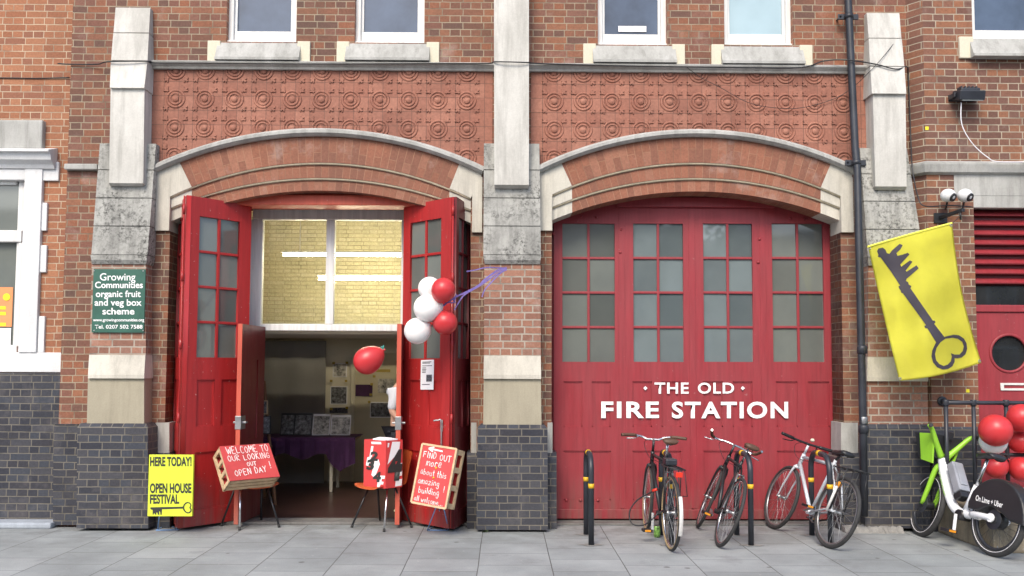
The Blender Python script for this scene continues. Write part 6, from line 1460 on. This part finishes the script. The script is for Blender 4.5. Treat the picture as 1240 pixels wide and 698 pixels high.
# person half hidden behind the open inner door
def person(label, base, ang):
    t = thing('person', label, 'person', mat=Matrix.Translation(base) @ Matrix.Rotation(ang, 4, 'Z'), world=False)
    V_ = [((0, 0, .95), .13), ((.0, 0, 1.10), .125), ((.01, 0, 1.28), .135), ((.02, 0, 1.42), .11), ((.05, 0, 1.50), .055), ((.09, 0, 1.60), .085), ((.10, 0, 1.68), .085),
          ((.01, .17, 1.40), .06), ((-.03, .22, 1.14), .045), ((.12, .20, .95), .035), ((.20, .18, .93), .03), ((.01, -.17, 1.40), .06), ((-.02, -.22, 1.14), .045), ((.14, -.19, .98), .035), ((.22, -.16, .97), .03),
          ((0, .10, .86), .095), ((.01, .11, .48), .062), ((-.03, .11, .10), .045), ((0, -.10, .86), .095), ((.03, -.11, .48), .062), ((.04, -.11, .10), .045), ((.10, .11, .05), .035), ((.16, -.11, .05), .035)]
    E_ = [(0, 1), (1, 2), (2, 3), (3, 4), (4, 5), (5, 6), (3, 7), (7, 8), (8, 9), (9, 10), (3, 11), (11, 12), (12, 13), (13, 14), (0, 15), (15, 16), (16, 17), (0, 18), (18, 19), (19, 20), (17, 21), (20, 22)]
    def skin(idx, name, mat, grow=0.0, root_v=0, sub=2):
        mp = {v: i for i, v in enumerate(idx)}; me = bpy.data.meshes.new(name)
        me.from_pydata([V_[i][0] for i in idx], [(mp[a], mp[b]) for a, b in E_ if a in mp and b in mp], []); o = bpy.data.objects.new(name, me); COL.objects.link(o)
        sm = o.modifiers.new('skin', 'SKIN'); sm.use_smooth_shade = True; sb = o.modifiers.new('sub', 'SUBSURF'); sb.levels = sub; sb.render_levels = sub
        for i, v in enumerate(idx):
            r_ = V_[v][1]+grow; me.skin_vertices[0].data[i].radius = (r_*(1.0 if v > 3 else 1.0), r_*(1.25 if v in (0, 1, 2, 3) else 1))
            me.skin_vertices[0].data[i].use_root = (i == root_v)
        dg = bpy.context.evaluated_depsgraph_get(); m2 = bpy.data.meshes.new_from_object(o.evaluated_get(dg)); bpy.data.objects.remove(o)
        m2.materials.clear(); m2.materials.append(M[mat]); ob = bpy.data.objects.new(name, m2); COL.objects.link(ob); ob.parent = t; return ob
    bd_ = skin(list(range(23)), 'body', 'skin')
    skin([1, 2, 3, 7, 8, 11, 12], 'shirt', 'shirt', .012)
    skin([0, 15, 16, 17, 18, 19, 20], 'trousers', 'trousers', .013)
    q = MB(); q.sphere((.085, 0, 1.70), (.098, .092, .085)); q.build('hair', 'hair', t)
    q = MB(); q.sphere((.185, 0, 1.635), (.014, .012, .02), None, 8, 6); q.build('nose', 'skin', t)
    for sy in (.11, -.11):
        ox = 0 if sy > 0 else .06
        q = MB(); q.sphere((.06+ox, sy, .055), (.13, .05, .05)); q.build('shoe', 'ink', t); q = MB(); q.box(-.07+ox, .19+ox, sy-.05, sy+.05, 0, .028, .012); q.build('shoe_sole', 'sole', t)
    for sy in (1, -1):
        hx = Vector((.20, .18, .93)) if sy > 0 else Vector((.22, -.16, .97)); q = MB(); q.sphere(hx+Vector((.03, 0, 0)), (.045, .016, .035))
        for k in range(4): q.tube([hx+Vector((.055, 0, .025-.017*k)), hx+Vector((.085, 0, .02-.017*k)), hx+Vector((.105, -.012*sy, .012-.017*k))], .008, 6)
        q.tube([hx+Vector((.02, -.01*sy, .03)), hx+Vector((.05, -.03*sy, .04))], .009, 6); q.build('hand', 'skin', t)
    return t
person('person in a pale grey shirt, dark trousers and trainers standing behind the inner door', Vector((-1.18, .62, .03)), math.radians(-20))

# ------------------------------------------------------------------ across the street, behind the camera: seen in the window glass
def street_tree(label, x, y, h, seed, n=2600):
    rnd = random.Random(seed); t = thing('street_tree', label, 'tree', (x, y, -.12))
    q = MB(); q.tube([(x, y, -.12), (x+.05, y, h*.25), (x-.05, y, h*.45), (x, y+.1, h*.75)], [.17, .13, .10, .05], 10)
    for k in range(7): a_ = k*.9+seed; q.tube([(x, y, h*(.35+.05*k)), (x+1.3*math.cos(a_), y+1.3*math.sin(a_), h*(.5+.05*k)), (x+2.1*math.cos(a_), y+2.1*math.sin(a_), h*(.58+.05*k))], [.06, .04, .015], 6)
    q.build('trunk', 'bark', t)
    q = MB(); cl = [(Vector((x+rnd.gauss(0, 1.3), y+rnd.gauss(0, 1.3), h*.66+rnd.gauss(0, h*.14))), rnd.uniform(.5, 1.1)) for _ in range(26)]
    for i in range(n):
        c, r_ = cl[i % 26]; d_ = Vector((rnd.gauss(0, 1), rnd.gauss(0, 1), rnd.gauss(0, 1))).normalized()*r_*rnd.random()**.4; p = c+d_
        a_ = Vector((rnd.gauss(0, 1), rnd.gauss(0, 1), rnd.gauss(0, 1))).normalized()*.13; b_ = a_.orthogonal().normalized()*.08
        q.bm.faces.new([q.bm.verts.new(v) for v in (p-a_, p+b_, p+a_, p-b_)])
    q.build('crown', 'leaf', t)
street_tree('leafy street tree across the road, mirrored in the window of the round windowed door', 5.5, -21, 8.5, 1)
street_tree('leafy street tree across the road, mirrored in the open left door panes', -5.5, -22, 8, 2)
street_tree('leafy street tree across the road, mirrored in the glass of the lettered doors', 1.2, -23, 7, 3)
th_ = thing('terraced_houses', 'long terrace across the road mirrored dimly in the door glass', 'building', (0, -27, -.12))
q = MB(); q.box(-26, 26, -34, -27, -.12, 6.4); q.build('wall', 'brick_right', th_)
q = MB(); q.prism([(-26.2, -34.2, 6.4), (-26.2, -26.8, 6.4), (-26.2, -30.5, 8.6)], (52.4, 0, 0)); q.build('roof', 'roof', th_)
for i in range(13):
    for z_ in (1.0, 4.0):
        q = MB(); x_ = -24+i*4; q.box(x_-.6, x_+.6, -27, -26.94, z_, z_+1.6, .02); wn = q.build('window', 'white', th_); MB().box(x_-.5, x_+.5, -26.93, -26.92, z_+.1, z_+1.5).build('pane', 'pane_blue', wn)

w0 = G(586.5, 645); rw_ = random.Random(5); q = MB()
for i in range(26):
    a_ = rw_.uniform(0, 2*PI); p = w0+Vector((rw_.gauss(0, .02), rw_.gauss(0, .012), 0)); l_ = rw_.uniform(.02, .05); d_ = Vector((math.cos(a_)*.6, math.sin(a_)*.6, .7))*l_; s_ = Vector((-math.sin(a_), math.cos(a_), 0))*.008
    q.bm.faces.new([q.bm.verts.new(v) for v in (p-s_*.3, p+d_*.5-s_, p+d_, p+d_*.5+s_)])
tag(q.build('weed', 'leaf'), 'tiny green weed growing at the corner of the middle pier', 'plant')
